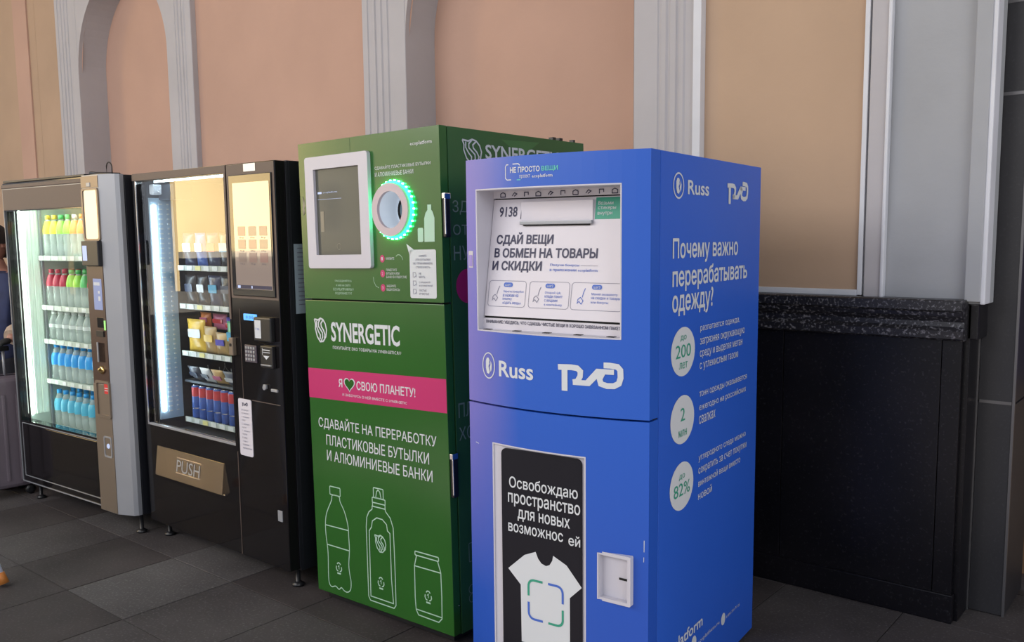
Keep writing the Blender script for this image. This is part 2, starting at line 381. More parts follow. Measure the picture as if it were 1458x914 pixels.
def panel(bm, u0, u1, z0, z1, vfun, vback, holes=(), du=0.04, thick_back=True):
    us = sorted(set([u0, u1] + [h[0] for h in holes] + [h[1] for h in holes])); zs = sorted(set([z0, z1] + [h[2] for h in holes] + [h[3] for h in holes]))
    uu = []
    for a, b in zip(us, us[1:]):
        k = max(1, int(math.ceil((b - a) / du)));  uu += [a + (b - a) * i / k for i in range(k)]
    uu.append(us[-1])
    V = {}
    def gv(i, j, back):
        k = (i, j, back)
        if k not in V: V[k] = bm.verts.new((uu[i], vback if back else vfun(uu[i]), zs[j]))
        return V[k]
    def solid(i, j):
        if i < 0 or j < 0 or i >= len(uu) - 1 or j >= len(zs) - 1: return False
        cu = (uu[i] + uu[i + 1]) / 2; cz = (zs[j] + zs[j + 1]) / 2
        return not any(h[0] < cu < h[1] and h[2] < cz < h[3] for h in holes)
    for i in range(len(uu) - 1):
        for j in range(len(zs) - 1):
            if not solid(i, j): continue
            f = bm.faces.new((gv(i, j, 0), gv(i + 1, j, 0), gv(i + 1, j + 1, 0), gv(i, j + 1, 0)))
            bm.faces.new((gv(i, j, 1), gv(i, j + 1, 1), gv(i + 1, j + 1, 1), gv(i + 1, j, 1)))
            for (a, b, di, dj) in (((i, j), (i + 1, j), 0, -1), ((i + 1, j), (i + 1, j + 1), 1, 0), ((i + 1, j + 1), (i, j + 1), 0, 1), ((i, j + 1), (i, j), -1, 0)):
                if not solid(i + di, j + dj): bm.faces.new((gv(*a, 0), gv(*a, 1), gv(*b, 1), gv(*b, 0)))

# ================================================================ THE SETTING
YW = 3.60
# ---- floor: dark bed with granite tiles
fl = struct(pbox('floor', M['grout'], None, -13.0, 3.5, -6.0, 4.7, -0.10, -0.004))
TX, TY, TS = -3.870, 1.6155, 0.4835
tmesh = {}
def tile_mesh(w, d, key):
    if (w, d, key) not in tmesh:
        b = bmesh.new(); bbox(b, 0.0025, w - 0.0025, 0.0025, d - 0.0025, -0.012, 0.0, 0.0012, 1)
        me = bpy.data.meshes.new('tile'); b.to_mesh(me); b.free(); me.materials.append(M[key]); tmesh[(w, d, key)] = me
    return tmesh[(w, d, key)]
fixed = {(0, 0): 'tile_c', (1, 0): 'tile_a', (-1, 0): 'tile_b', (0, -1): 'tile_b', (-1, -1): 'tile_b', (1, -1): 'tile_a', (-2, 0): 'tile_a', (-3, 0): 'tile_b', (2, 0): 'tile_a', (2, -1): 'tile_a', (-2, -1): 'tile_a'}
for i in range(-18, 9):
    for j in range(-4, 5 if i < 6 else 7):
        x = TX + i * TS; y = TY + j * TS
        if i < 6 and y + TS > 3.62: d = round(3.58 - y, 4)
        else: d = TS
        if d < 0.03: continue
        key = fixed.get((i, j)) or random.choice(['tile_a', 'tile_a', 'tile_b', 'tile_b', 'tile_c'])
        o = obj('tile', tile_mesh(TS, d, key), None, fl, (x, y, random.uniform(-0.0012, 0.0)))
# wide paving outside the canopy
g = pbox('floor', M['asphalt'], None, -60, 30, -60, 4.7, -0.35, -0.12); struct(g)
# ---- back wall with two arched niches
A1 = (-8.015, -5.920, 2.88); A2 = (-4.100, -1.895, 2.62); FWD = 0.35; ND = 0.20; ZT = 5.2
def arch_z(x, a, fw_):
    c = (a[0] + a[1]) / 2; r = (a[1] - a[0]) / 2 - fw_; t = max(0.0, r * r - (x - c) ** 2); return a[2] + math.sqrt(t)
def wall_front(bm):
    def q(x0, x1, za, zb, z1): 
        v = [bm.verts.new(p) for p in ((x0, YW, za), (x1, YW, zb), (x1, YW, z1), (x0, YW, z1))]; bm.faces.new(v)
    q(-13.0, A1[0] + FWD, 0, 0, ZT); q(A1[1] - FWD, A2[0] + FWD, 0, 0, ZT); q(A2[1] - FWD, -1.185, 0, 0, ZT)
    for a in (A1, A2):
        l, r = a[0] + FWD, a[1] - FWD
        for i in range(28):
            x0 = l + (r - l) * i / 28; x1 = l + (r - l) * (i + 1) / 28
            q(x0, x1, arch_z(x0, a, FWD), arch_z(x1, a, FWD), ZT)
bm = bmesh.new(); wall_front(bm)
wbk = struct(obj('wall_back', bm, M['peach']))
for a, nm in ((A1, 1), (A2, 2)):
    part('niche_back', M['peach'] , wbk, lambda b: bbox(b, a[0] + FWD - 0.02, a[1] - FWD + 0.02, YW + ND, YW + ND + 0.02, 0, a[2] + 1.0))
struct(pbox('wall_outer', M['peach'], None, -13.0, -0.78, YW + ND + 0.02, YW + ND + 0.3, 0, ZT))
# moulded frame swept round each arch: (distance from inner edge, projection)
prof = [(0.0, -ND), (0.0, 0.028), (0.004, 0.032), (0.125, 0.032), (0.13, 0.027), (0.14, 0.027), (0.145, 0.034), (0.17, 0.037), (0.178, 0.030), (0.188, 0.030), (0.194, 0.038), (0.222, 0.040), (0.228, 0.033), (0.238, 0.033),
        (0.243, 0.041), (0.262, 0.042), (0.27, 0.036), (0.30, 0.036), (0.304, 0.042), (0.346, 0.042), (0.35, 0.038), (0.35, 0.0)]
def arch_frame(bm, a):
    c = (a[0] + a[1]) / 2; r = (a[1] - a[0]) / 2 - FWD
    for sgn in (-1, 1):                      # straight ribbed strips at both sides
        A = [bm.verts.new((c + sgn * (r + w), YW - h, 1.2)) for w, h in prof[1:]]
        B = [bm.verts.new((c + sgn * (r + w), YW - h, ZT)) for w, h in prof[1:]]
        for k in range(len(A) - 1): bm.faces.new((A[k], A[k + 1], B[k + 1], B[k]))
    n = 36; path = [(c - r, 1.2), (c - r, a[2])] + [(c + r * math.cos(PI - PI * i / n), a[2] + r * math.sin(PI - PI * i / n)) for i in range(1, n)] + [(c + r, a[2]), (c + r, 1.2)]
    F_ = [bm.verts.new((p[0], YW - 0.030, p[1])) for p in path]; G_ = [bm.verts.new((p[0], YW + ND, p[1])) for p in path]
    for k in range(len(path) - 1): bm.faces.new((F_[k], G_[k], G_[k + 1], F_[k + 1]))      # reveal and soffit
    T_ = [bm.verts.new((p[0], YW - 0.030, ZT)) for p in path]
    for k in range(1, len(path) - 2): bm.faces.new((F_[k], F_[k + 1], T_[k + 1], T_[k]))   # spandrel
for i, a in enumerate((A1, A2)):
    struct(part('trim_%d' % (i + 1), M['greyp'], None, lambda b: arch_frame(b, a)))
struct(pbox('trim_9', M['ochre'], None, -13.0, A1[0] + 0.002, YW - 0.008, YW, 1.25, ZT))
struct(pbox('trim_10', M['whitep'], None, A2[1] - 0.036, A2[1] + 0.002, YW - 0.048, YW, 1.25, ZT, 0.002))
# flat strip of plaster beside the left niche
struct(pbox('trim_3', M['peach'], None, -8.90, -8.62, YW - 0.022, YW, 1.25, ZT, 0.004))
struct(pbox('trim_4', M['ochre'], None, -8.60, -8.48, YW - 0.010, YW, 1.25, ZT, 0.003))
# ochre panel with white edging right of the second niche
struct(pbox('wall_panel', M['ochre'], None, -1.893, -1.200, YW - 0.006, YW, 1.275, ZT))
struct(pbox('trim_5', M['whitep'], None, -1.200, -1.181, YW - 0.020, YW, 1.255, ZT, 0.003))
struct(pbox('trim_6', M['whitep'], None, -1.893, -1.200, YW - 0.020, YW, 1.252, 1.276, 0.003))
# pale pilaster at the end of the wall: two stiles around a sunken field
pl = struct(pbox('wall_pilaster', M['palep'], None, -1.185, -0.735, YW - 0.002, YW + 0.14, 1.235, ZT))
pbox('stile', M['greyp'], pl, -1.172, -1.108, YW - 0.024, YW, 1.245, ZT, 0.003)
pbox('bead', M['whitep'], pl, -1.108, -1.094, YW - 0.034, YW, 1.245, ZT, 0.005)
pbox('stile', M['palep'], pl, -0.800, -0.746, YW - 0.030, YW, 1.245, ZT, 0.003)
part('corner_bead', M['whitep'], pl, lambda b: bbox(b, -0.748, -0.730, YW - 0.026, YW + 0.06, 1.235, ZT, 0.006))
# ---- black marble wainscot: slabs, base and moulded cap
YM = 3.566
wn = struct(pbox('wall_wainscot', M['marble'], None, -12.6, -0.800, YM + 0.012, YW, 0, 1.10))
for x0, x1 in ((-12.6, -11.6), (-11.6, -10.6), (-10.6, -9.6), (-9.6, -8.6), (-8.6, -7.6), (-7.6, -6.6), (-6.6, -5.6), (-5.6, -4.6), (-4.6, -3.6), (-3.6, -2.55), (-2.55, -1.492), (-1.492, -0.868), (-0.868, -0.797)):
    pbox('marble_slab', M['marble'], wn, x0 + 0.0015, x1 - 0.0015, YM, YM + 0.014, 0.112, 1.10, 0.001)
pbox('marble_slab', M['marble'], wn, -0.800, -0.7785, YM + 0.03, 3.745, 0.0, 1.235, 0.001)
struct(pbox('baseboard_back', M['marble'], None, -12.6, -0.790, YM - 0.012, YM + 0.02, 0.0, 0.112, 0.003))
capp = [(0.034, 1.098), (-0.020, 1.098), (-0.034, 1.106), (-0.036, 1.135), (-0.022, 1.150), (-0.020, 1.168), (-0.026, 1.176), (-0.042, 1.190), (-0.048, 1.205), (-0.060, 1.214), (-0.060, 1.247), (-0.054, 1.252), (0.034, 1.252)]
def cap(bm):
    A = [bm.verts.new((-12.6, YM + p[0], p[1])) for p in capp]; B = [bm.verts.new((-0.790, YM + p[0], p[1])) for p in capp]; n = len(capp)
    for i in range(n): bm.faces.new((A[i], A[(i + 1) % n], B[(i + 1) % n], B[i]))
    bm.faces.new(A); bm.faces.new(B[::-1])
struct(part('trim_7', M['marblecap'], None, cap))
struct(pbox('trim_8', M['marble'], None, -0.792, -0.752, YM + 0.03, 3.746, 1.10, 1.236, 0.006))
struct(pbox('wall_core', M['grout'], None, -1.3, -0.80, YW, 3.745, 0, 1.24))
# ---- tiled column and shop recess at the right
cl = struct(pbox('wall_column', M['grout'], None, -0.775, -0.652, 3.756, 4.10, 0, ZT))
zz = [0.0, 0.848, 2.012, 2.345, 3.2, 4.1, ZT]
for a, b in zip(zz, zz[1:]):
    pbox('column_tile', M['coltile'], cl, -0.772, -0.653, 3.748, 3.757, a + 0.004, b - 0.004, 0.001)
    pbox('column_tile', M['coltile'], cl, -0.652, -0.645, 3.752, 4.10, a + 0.004, b - 0.004, 0.001)
for z in zz[1:-1]:
    pbox('joint_strip', M['steeltrim'], cl, -0.768, -0.655, 3.746, 3.756, z - 0.006, z + 0.006)
pbox('edge_strip', M['steeltrim'], cl, -0.780, -0.773, 3.742, 3.758, 0, ZT)
pbox('edge_strip', M['steeltrim'], cl, -0.653, -0.644, 3.745, 3.757, 0, ZT)
struct(pbox('wall_right', M['tan'], None, -0.70, 3.2, 4.30, 4.5, 0, ZT))
for k in range(6): pbox('wood_panel', M['tan'], bpy.data.objects['wall_right'], -0.64 + k * 0.42, -0.23 + k * 0.42, 4.27, 4.30, 0.02, 2.6, 0.004)
bn = pbox('hanging_banner', M['purple'], None, -0.612, 0.40, 4.05, 4.06, 0.895, 2.9, 0.002)
tag(bn, 'dark purple banner hanging behind the tiled column at the edge', 'banner')
# ---- canopy
struct(pbox('ceiling', M['ceil'], None, -11, 2.0, -4.2, 4.7, ZT, ZT + 0.25))
# ---- sunlit building across the square (seen as a reflection in the glass)
bd = thing('building', 'sunlit yellow building across the square mirrored in the machine glass', 'building', (-26, -16, 0))
pbox('wall', M['facade'], bd, -0.3, 0, 1.6, 6.1, -0.12, 12)
pbox('wing', M['facade_dim'], bd, -2, 0.3, -14.0, 1.6, -0.12, 10)  # unseen wing added to dim reflections in the green kiosk
pbox('plinth', M['coltile'], bd, 0, 0.42, -14.0, 6.1, -0.12, 0.9)
for j in range(3):
    for i in range(6):
        y = -12.6 + i * 2.5; z = 1.7 + j * 3.2
        f = pbox('window', M['facade_trim'], bd, 0.28, 0.36, y - 0.55, y + 0.55, z - 0.1, z + 1.9, 0.01)
        pbox('pane', M['winglass'], f, 0.34, 0.37, y - 0.42, y + 0.42, z + 0.02, z + 1.78)
pbox('cornice', M['facade_trim'], bd, 0, 0.25, 1.6, 6.1, 0.9, 1.1)
pbox('cornice', M['facade_trim'], bd, 0, 0.25, 1.6, 6.1, 11.6, 12.0)

# ================================================================ emblems in unit coordinates
def emb_ring(parent, cx, cz, r, rz, m, surf, off=0.0014):
    L_ = ribbon(circ(cx, cz, r, 28, rz=rz), r * 0.14, True)
    blob = [(0.02, 0.62), (-0.28, 0.60), (-0.46, 0.35), (-0.46, -0.2), (-0.30, -0.6), (0.05, -0.66), (0.22, -0.45), (-0.02, -0.1), (0.02, 0.05), (0.18, 0.12), (0.12, 0.3), (0.2, 0.42)]
    b2 = [(0.34, 0.40), (0.55, 0.1), (0.50, -0.28), (0.34, -0.5), (0.18, -0.12), (0.32, 0.08)]
    L_.append([(cx + p[0] * r, cz + p[1] * rz) for p in blob]); L_.append([(cx + p[0] * r, cz + p[1] * rz) for p in b2])
    return polys(parent, 'emblem', L_, m, surf, off)
def emb_rail(parent, x0, x1, z0, z1, m, surf, off=0.0014):
    w = x1 - x0; h = z1 - z0; f = lambda pts: [(x0 + p[0] * w, z0 + p[1] * h) for p in pts]
    t = h * 0.19
    L_ = []
    L_ += ribbon(f([(0, 0.78), (0.22, 0.80), (0.31, 0.78), (0.36, 0.68), (0.355, 0.52), (0.31, 0.34), (0.24, 0.31)]), t)
    L_ += [f([(0.06, 0.0), (0.155, 0.0), (0.155, 0.72), (0.06, 0.72)])]
    L_ += [f([(0.24, 0.22), (0.50, 0.22), (0.67, 0.62), (0.67, 0.80), (0.60, 0.80), (0.44, 0.40), (0.24, 0.40)])]
    L_ += ribbon(f([(0.60, 0.72), (0.86, 0.72)]), t * 0.9)
    L_ += ribbon(f([(0.70, 0.70), (0.65, 0.48), (0.67, 0.32), (0.76, 0.26), (0.86, 0.27), (0.93, 0.36), (0.955, 0.55), (0.95, 0.80), (0.91, 0.90), (0.80, 0.93), (0.71, 0.93)]), t)
    return polys(parent, 'emblem', L_, m, surf, off)
def emb_s(parent, cx, cz, w, h, m, surf, off=0.0014, t=None):
    f = lambda pts: [(cx + p[0] * w / 2, cz + p[1] * h / 2) for p in pts]; t = t or w * 0.085
    L_ = ribbon(f([(-0.95, 0.88), (-0.78, 0.5), (-0.82, 0.1), (-0.55, -0.55), (-0.1, -0.95), (0.4, -0.9), (0.85, -0.5), (0.98, 0.05), (0.8, 0.55), (0.45, 0.88), (0.05, 0.98), (-0.35, 0.82), (-0.95, 0.88)]), t)
    L_ += ribbon(f([(0.05, 0.95), (-0.3, 0.62), (-0.3, 0.3), (0.0, 0.05), (0.3, -0.2), (0.32, -0.55), (0.05, -0.9)]), t)
    L_ += ribbon(f([(0.45, 0.85), (0.1, 0.55), (0.15, 0.3), (0.5, 0.0), (0.7, -0.35), (0.6, -0.65)]), t)
    L_ += ribbon(f([(-0.6, 0.75), (-0.62, 0.3), (-0.35, -0.1), (-0.05, -0.4), (-0.1, -0.75)]), t)
    return polys(parent, 'emblem', L_, m, surf, off)

# ================================================================ BLUE KIOSK
BW, BD, BH, SAG = 0.641, 0.892, 1.7365, 0.045
bk = thing('clothing_recycling_kiosk', 'blue kiosk with rounded front and white recessed flap for used clothes', 'kiosk', (-1.9237, 2.0782, 0), 0.0895)
vf = lambda u: -SAG * (1 - (2 * u / BW - 1) ** 2)
SB = lambda u, z, off: (u, vf(u) - off, z)
def hollow(b, W, v0, D, z0, H, t=0.018, core=0.16):
    bbox(b, 0, t, v0, D, z0, H, 0.0015); bbox(b, W - t, W, v0, D, z0, H, 0.0015)
    bbox(b, t - 0.001, W - t + 0.001, v0, D, H - t, H - 0.0002); bbox(b, t - 0.001, W - t + 0.001, v0, D, z0, z0 + t)
    bbox(b, t - 0.001, W - t + 0.001, core, D - 0.001, z0 + t - 0.001, H - t + 0.001)
part('cabinet', M['blue'], bk, lambda b: hollow(b, BW, 0.062, BD, 0.02, BH))
def gap_frame(b, W, H, zs, y0, y1):
    frame_prism(b, [(0.006, 0.036), (W - 0.006, 0.036), (W - 0.006, H - 0.004), (0.006, H - 0.004)], [(0.026, 0.056), (W - 0.026, 0.056), (W - 0.026, H - 0.024), (0.026, H - 0.024)], y0, y1)
part('door_gap', M['gap'], bk, lambda b: gap_frame(b, BW, BH, 0.974, 0.04, 0.064))
pbox('seam_gap', M['gap'], bk, 0.027, BW - 0.027, 0.03, 0.063, 0.960, 0.990)
pbox('plinth', M['lblack'], bk, 0.03, BW - 0.03, 0.06, BD - 0.03, 0.0, 0.022)
R1 = (0.046, 0.561, 1.205, 1.645); R2 = (0.108, 0.454, 0.10, 0.855); R3 = (0.490, 0.594, 0.430, 0.572)
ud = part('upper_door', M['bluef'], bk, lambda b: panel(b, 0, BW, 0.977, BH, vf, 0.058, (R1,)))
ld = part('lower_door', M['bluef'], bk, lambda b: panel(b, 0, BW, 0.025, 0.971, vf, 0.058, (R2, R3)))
# recess liner
def liner(b, r, vb, t=0.004):
    bbox(b, r[0], r[0] + t, vf(r[0]) - 0.001, vb, r[2], r[3]); bbox(b, r[1] - t, r[1], vf(r[1]) - 0.001, vb, r[2], r[3])
    n = 8
    for k in range(n):
        a = r[0] + (r[1] - r[0]) * k / n; c = r[0] + (r[1] - r[0]) * (k + 1) / n
        for z0, z1 in ((r[2], r[2] + t), (r[3] - t, r[3])):
            vs_ = [b.verts.new(p) for p in ((a, vf(a) - 0.001, z0), (c, vf(c) - 0.001, z0), (c, vb, z0), (a, vb, z0), (a, vf(a) - 0.001, z1), (c, vf(c) - 0.001, z1), (c, vb, z1), (a, vb, z1))]
            for q in ((0, 1, 2, 3), (4, 5, 6, 7), (0, 1, 5, 4), (1, 2, 6, 5), (2, 3, 7, 6), (3, 0, 4, 7)): b.faces.new([vs_[i] for i in q])
    bbox(b, r[0], r[1], vb, vb + t, r[2], r[3])
rl = part('recess', M['white'], ud, lambda b: liner(b, R1, 0.13))
# tilted flap
def tilt(z): return 0.016 + (z - 1.250) / (1.615 - 1.250) * 0.062
FT = lambda u, z, off: (u, tilt(z) - off, z)
def flap(b):
    zs = (1.250, 1.615)
    A = [b.verts.new((u, tilt(z) + d, z)) for d in (0, 0.012) for u, z in ((0.052, zs[0]), (0.556, zs[0]), (0.556, zs[1]), (0.052, zs[1]))]
    for q in ((0, 1, 2, 3), (7, 6, 5, 4), (0, 4, 5, 1), (1, 5, 6, 2), (2, 6, 7, 3), (3, 7, 4, 0)): b.faces.new([A[i] for i in q])
fp = part('flap', M['whiteflap'], bk, flap); fp['label'] = 'white printed drop flap'
pbox('flap_gap', M['gap'], bk, 0.051, 0.557, 0.086, 0.094, 1.612, 1.619)
pbox('flap_gap', M['gap'], bk, 0.051, 0.557, 0.022, 0.03, 1.243, 1.2505)
rp = pbox('ruler_panel', M['whiteflap'], bk, 0.050, 0.557, 0.078, 0.088, 1.619, 1.641)
lip = pbox('notice_strip', M['whiteflap'], bk, 0.050, 0.557, 0.014, 0.022, 1.209, 1.2435)
FR = front(0.078)
for k in range(11):
    u = 0.078 + k * 0.0445
    f = lambda pts: [(u + p[0] * 0.018, 1.623 + p[1] * 0.014) for p in pts]
    L_ = ribbon(f([(0, 0), (1, 0), (1, 0.7), (0.5, 1), (0, 0.7)]) if k % 3 == 0 else f([(0, 0.2), (0.5, 0.9), (1, 0.6), (0.4, 0.1)]) if k % 3 == 1 else f([(0.1, 0), (0.1, 0.9), (0.9, 0.9), (0.9, 0.3)]), 0.0028, k % 3 == 0)
    polys(rp, 'pictogram', L_, M['ink'], FR, 0.0012)
text(fp, '9138', (0.078, 0.146, 1.560, 1.592), M['ink'], FT, 0.012)
polys(fp, 'print', [[(0.159, 1.553), (0.1615, 1.553), (0.1635, 1.600), (0.1615, 1.600)]], M['ink'], FT)
tr = pbox('handle_tray', M['whiteflap'], fp, 0.166, 0.422, 0.062, 0.082, 1.545, 1.606, 0.002)
pbox('grip_bar', M['silver'], tr, 0.166, 0.422, 0.052, 0.070, 1.535, 1.546, 0.002)
pbox('grip_shadow_gap', M['gap'], tr, 0.176, 0.412, 0.058, 0.068, 1.531, 1.5355)
polys(fp, 'print', [[(0.426, 1.548), (0.555, 1.548), (0.555, 1.612), (0.426, 1.612)]], M['inkgreen'], FT, 0.001)
for k, (s, w) in enumerate((('Возьми', 0.050), ('стикеры', 0.060), ('внутри', 0.049))): text(fp, s, (0.435, 0.435 + w, 1.590 - k * 0.016, 1.601 - k * 0.016), M['paper'], FT, 0.0, 0.002)
polys(fp, 'print', ribbon([(0.552, 1.601), (0.522, 1.601), (0.518, 1.596), (0.518, 1.573), (0.524, 1.569)], 0.0025) + ribbon([(0.528, 1.566), (0.552, 1.566)], 0.003), M['palegreen'], FT, 0.002)
text(fp, 'СДАЙ ВЕЩИ', (0.076, 0.288, 1.470, 1.512), M['ink'], FT, 0.022)
text(fp, 'В ОБМЕН НА ТОВАРЫ', (0.072, 0.446, 1.433, 1.463), M['ink'], FT, 0.022)
text(fp, 'И СКИДКИ', (0.068, 0.254, 1.388, 1.423), M['ink'], FT, 0.022)
text(fp, 'Получи бонусы', (0.284, 0.386, 1.407, 1.416), M['inkblue'], FT, 0.006)
polys(fp, 'print', ribbon([(0.392, 1.411), (0.450, 1.411)], 0.0012), M['inkgrey'], FT)
text(fp, 'в приложении ecoplatform', (0.284, 0.450, 1.391, 1.402), M['inkblue'], FT, 0.006)
cards = [(0.062, 0.203, ['Зарегистрируйся', 'и нажми на', 'кнопку', '«сдать вещь»']), (0.216, 0.360, ['Открой QR,', 'клади пакет', 'с вещами', 'в контейнер']), (0.367, 0.540, ['Меняй эковалюту', 'на скидки и товары', 'или бонусы'])]
for k, (a, b_, ls) in enumerate(cards):
    polys(fp, 'card_outline', ribbon(rrect(a, b_, 1.281, 1.361, 0.010), 0.0014, True), M['inkgrey'], FT)
    px = a + (b_ - a) * 0.40
    polys(fp, 'print', [rrect(px, px + 0.034, 1.342, 1.356, 0.0068)], M['inkblue'], FT, 0.001)
    text(fp, 'шаг%d' % (k + 1), (px + 0.006, px + 0.028, 1.345, 1.353), M['paper'], FT, 0.0, 0.0018)
    for i, s in enumerate(ls): text(fp, s, (px, px + min(b_ - px - 0.008, 0.0058 * len(s)), 1.3235 - i * 0.012, 1.3325 - i * 0.012), M['inkblue'], FT, 0.0)
    q = a + (b_ - a) * 0.2
    polys(fp, 'pictogram', ribbon([(q - 0.012, 1.300), (q - 0.006, 1.306), (q + 0.002, 1.298), (q + 0.008, 1.308), (q - 0.002, 1.318), (q - 0.010, 1.312)], 0.0022, True) + ribbon([(q + 0.004, 1.318), (q + 0.008, 1.334), (q + 0.013, 1.345)], 0.0022), M['inkgrey'] if k != 2 else M['inkblue'], FT)
text(lip, 'ВНИМАНИЕ! УБЕДИСЬ, ЧТО СДАЕШЬ ЧИСТЫЕ ВЕЩИ В ХОРОШО ЗАВЯЗАННОМ ПАКЕТЕ', (0.062, 0.548, 1.226, 1.238), M['ink'], front(0.014), 0.012)
for k in range(5): pbox('drain_slot', M['gap'], rl, 0.068 + k * 0.110, 0.092 + k * 0.110, -0.012, 0.006, 1.2085, 1.2105)
# header print
polys(ud, 'emblem', ribbon([(0.190, 1.712), (0.182, 1.712), (0.178, 1.706), (0.178, 1.672), (0.184, 1.667), (0.200, 1.667)], 0.003) + ribbon([(0.206, 1.713), (0.228, 1.713), (0.234, 1.708)], 0.003), M['paper'], SB)
polys(ud, 'emblem', ribbon([(0.222, 1.666), (0.236, 1.666)], 0.003), M['mint'], SB)
text(ud, 'НЕ ПРОСТО', (0.196, 0.306, 1.687, 1.704), M['paper'], SB, 0.02)
text(ud, 'ВЕЩИ', (0.312, 0.368, 1.686, 1.702), M['mint'], SB, 0.02)
text(ud, 'проект', (0.232, 0.272, 1.668, 1.680), M['paper'], SB)
text(ud, 'ecoplatform', (0.278, 0.350, 1.667, 1.680), M['paper'], SB, 0.01)
polys(ud, 'print', [rrect(0.008, 0.030, 1.402, 1.455, 0.003)], M['white'], SB)
polys(ud, 'print', [rrect(0.011, 0.027, 1.406, 1.442, 0.002)], mat('lilac_sticker', (0.32, 0.25, 0.62), 0.5), SB, 0.002)
emb_ring(ud, 0.096, 1.098, 0.0265, 0.040, M['paper'], SB)
text(ud, 'Russ', (0.141, 0.277, 1.068, 1.118), M['paper'], SB, 0.014)
emb_rail(ud, 0.365, 0.569, 1.047, 1.136, M['paper'], SB)
# lower door: frame, poster, lock
rc = part('poster_recess', M['white'], ld, lambda b: liner(b, R2, -0.022))
FP = front(-0.028)
pz = 0.118
po = part('poster', M['poster'], ld, lambda b: prism(b, rrect(0.143, 0.434, pz, 0.842, 0.018), -0.028, -0.0215)); po['label'] = 'black poster behind the frame'
text(po, 'Освобождаю', (0.173, 0.422, 0.713, 0.756), M['paper'], FP, 0.008)
text(po, 'пространство', (0.168, 0.430, 0.661, 0.703), M['paper'], FP, 0.008)
text(po, 'для новых', (0.204, 0.394, 0.617, 0.655), M['paper'], FP, 0.008)
text(po, 'возможнос', (0.168, 0.370, 0.578, 0.606), M['paper'], FP, 0.008)
text(po, 'ей', (0.389, 0.430, 0.573, 0.606), M['paper'], FP, 0.008)
sh = [(0.166, 0.456), (0.228, 0.511), (0.270, 0.529), (0.279, 0.509), (0.291, 0.496), (0.308, 0.491), (0.321, 0.497), (0.331, 0.513), (0.334, 0.529), (0.382, 0.508), (0.435, 0.449), (0.393, 0.408), (0.393, 0.226), (0.215, 0.226), (0.213, 0.412)]
polys(po, 'shirt_picture', [sh], M['paper'], FP, 0.001)
def brk(x0, x1, z0, z1, r, quad, t=0.0075):
    cx, cz = (x0 + x1) / 2, (z0 + z1) / 2; full = rrect(x0, x1, z0, z1, r, 6); g = 0.010
    pts = [p for p in full if (p[0] > cx if quad[0] > 0 else p[0] < cx) and (p[1] > cz if quad[1] > 0 else p[1] < cz)]
    pts.sort(key=lambda p: math.atan2(p[1] - cz, p[0] - cx) % (2 * PI)) if quad != (1, -1) else pts.sort(key=lambda p: math.atan2(p[1] - cz, p[0] - cx))
    ex, ez = (x1 if quad[0] > 0 else x0), (z1 if quad[1] > 0 else z0)
    a = (ex, cz + quad[1] * g); b_ = (cx + quad[0] * g, ez)
    if abs(pts[0][0] - ex) < 0.002: return ribbon([a] + pts + [b_], t)
    return ribbon([b_] + pts + [a], t)
for qd, m_ in (((-1, 1), 'inkgreen'), ((1, -1), 'inkgreen'), ((1, 1), 'inkblue'), ((-1, -1), 'inkblue')):
    polys(po, 'bracket_print', brk(0.243, 0.368, 0.310, 0.436, 0.020, qd), M[m_], FP, 0.002)
part('latch_recess', M['white'], ld, lambda b: liner(b, R3, -0.010, 0.004)); 
part('latch_plate', M['white'], ld, lambda b: frame_prism(b, rrect(0.486, 0.598, 0.426, 0.576, 0.004), rrect(0.496, 0.588, 0.436, 0.566, 0.003), -0.030, -0.004))
pbox('key_slot', M['gap'], ld, 0.552, 0.580, -0.0125, -0.009, 0.4945, 0.5005)
# scuffs on the door edge
polys(ld, 'scuff', [[(0.628, 0.590), (0.6295, 0.590), (0.630, 0.625), (0.628, 0.625)], [(0.627, 0.560), (0.6285, 0.560), (0.629, 0.575), (0.6275, 0.575)], [(0.030, 0.842), (0.045, 0.839), (0.045, 0.841), (0.031, 0.844)]], M['paper'], SB)
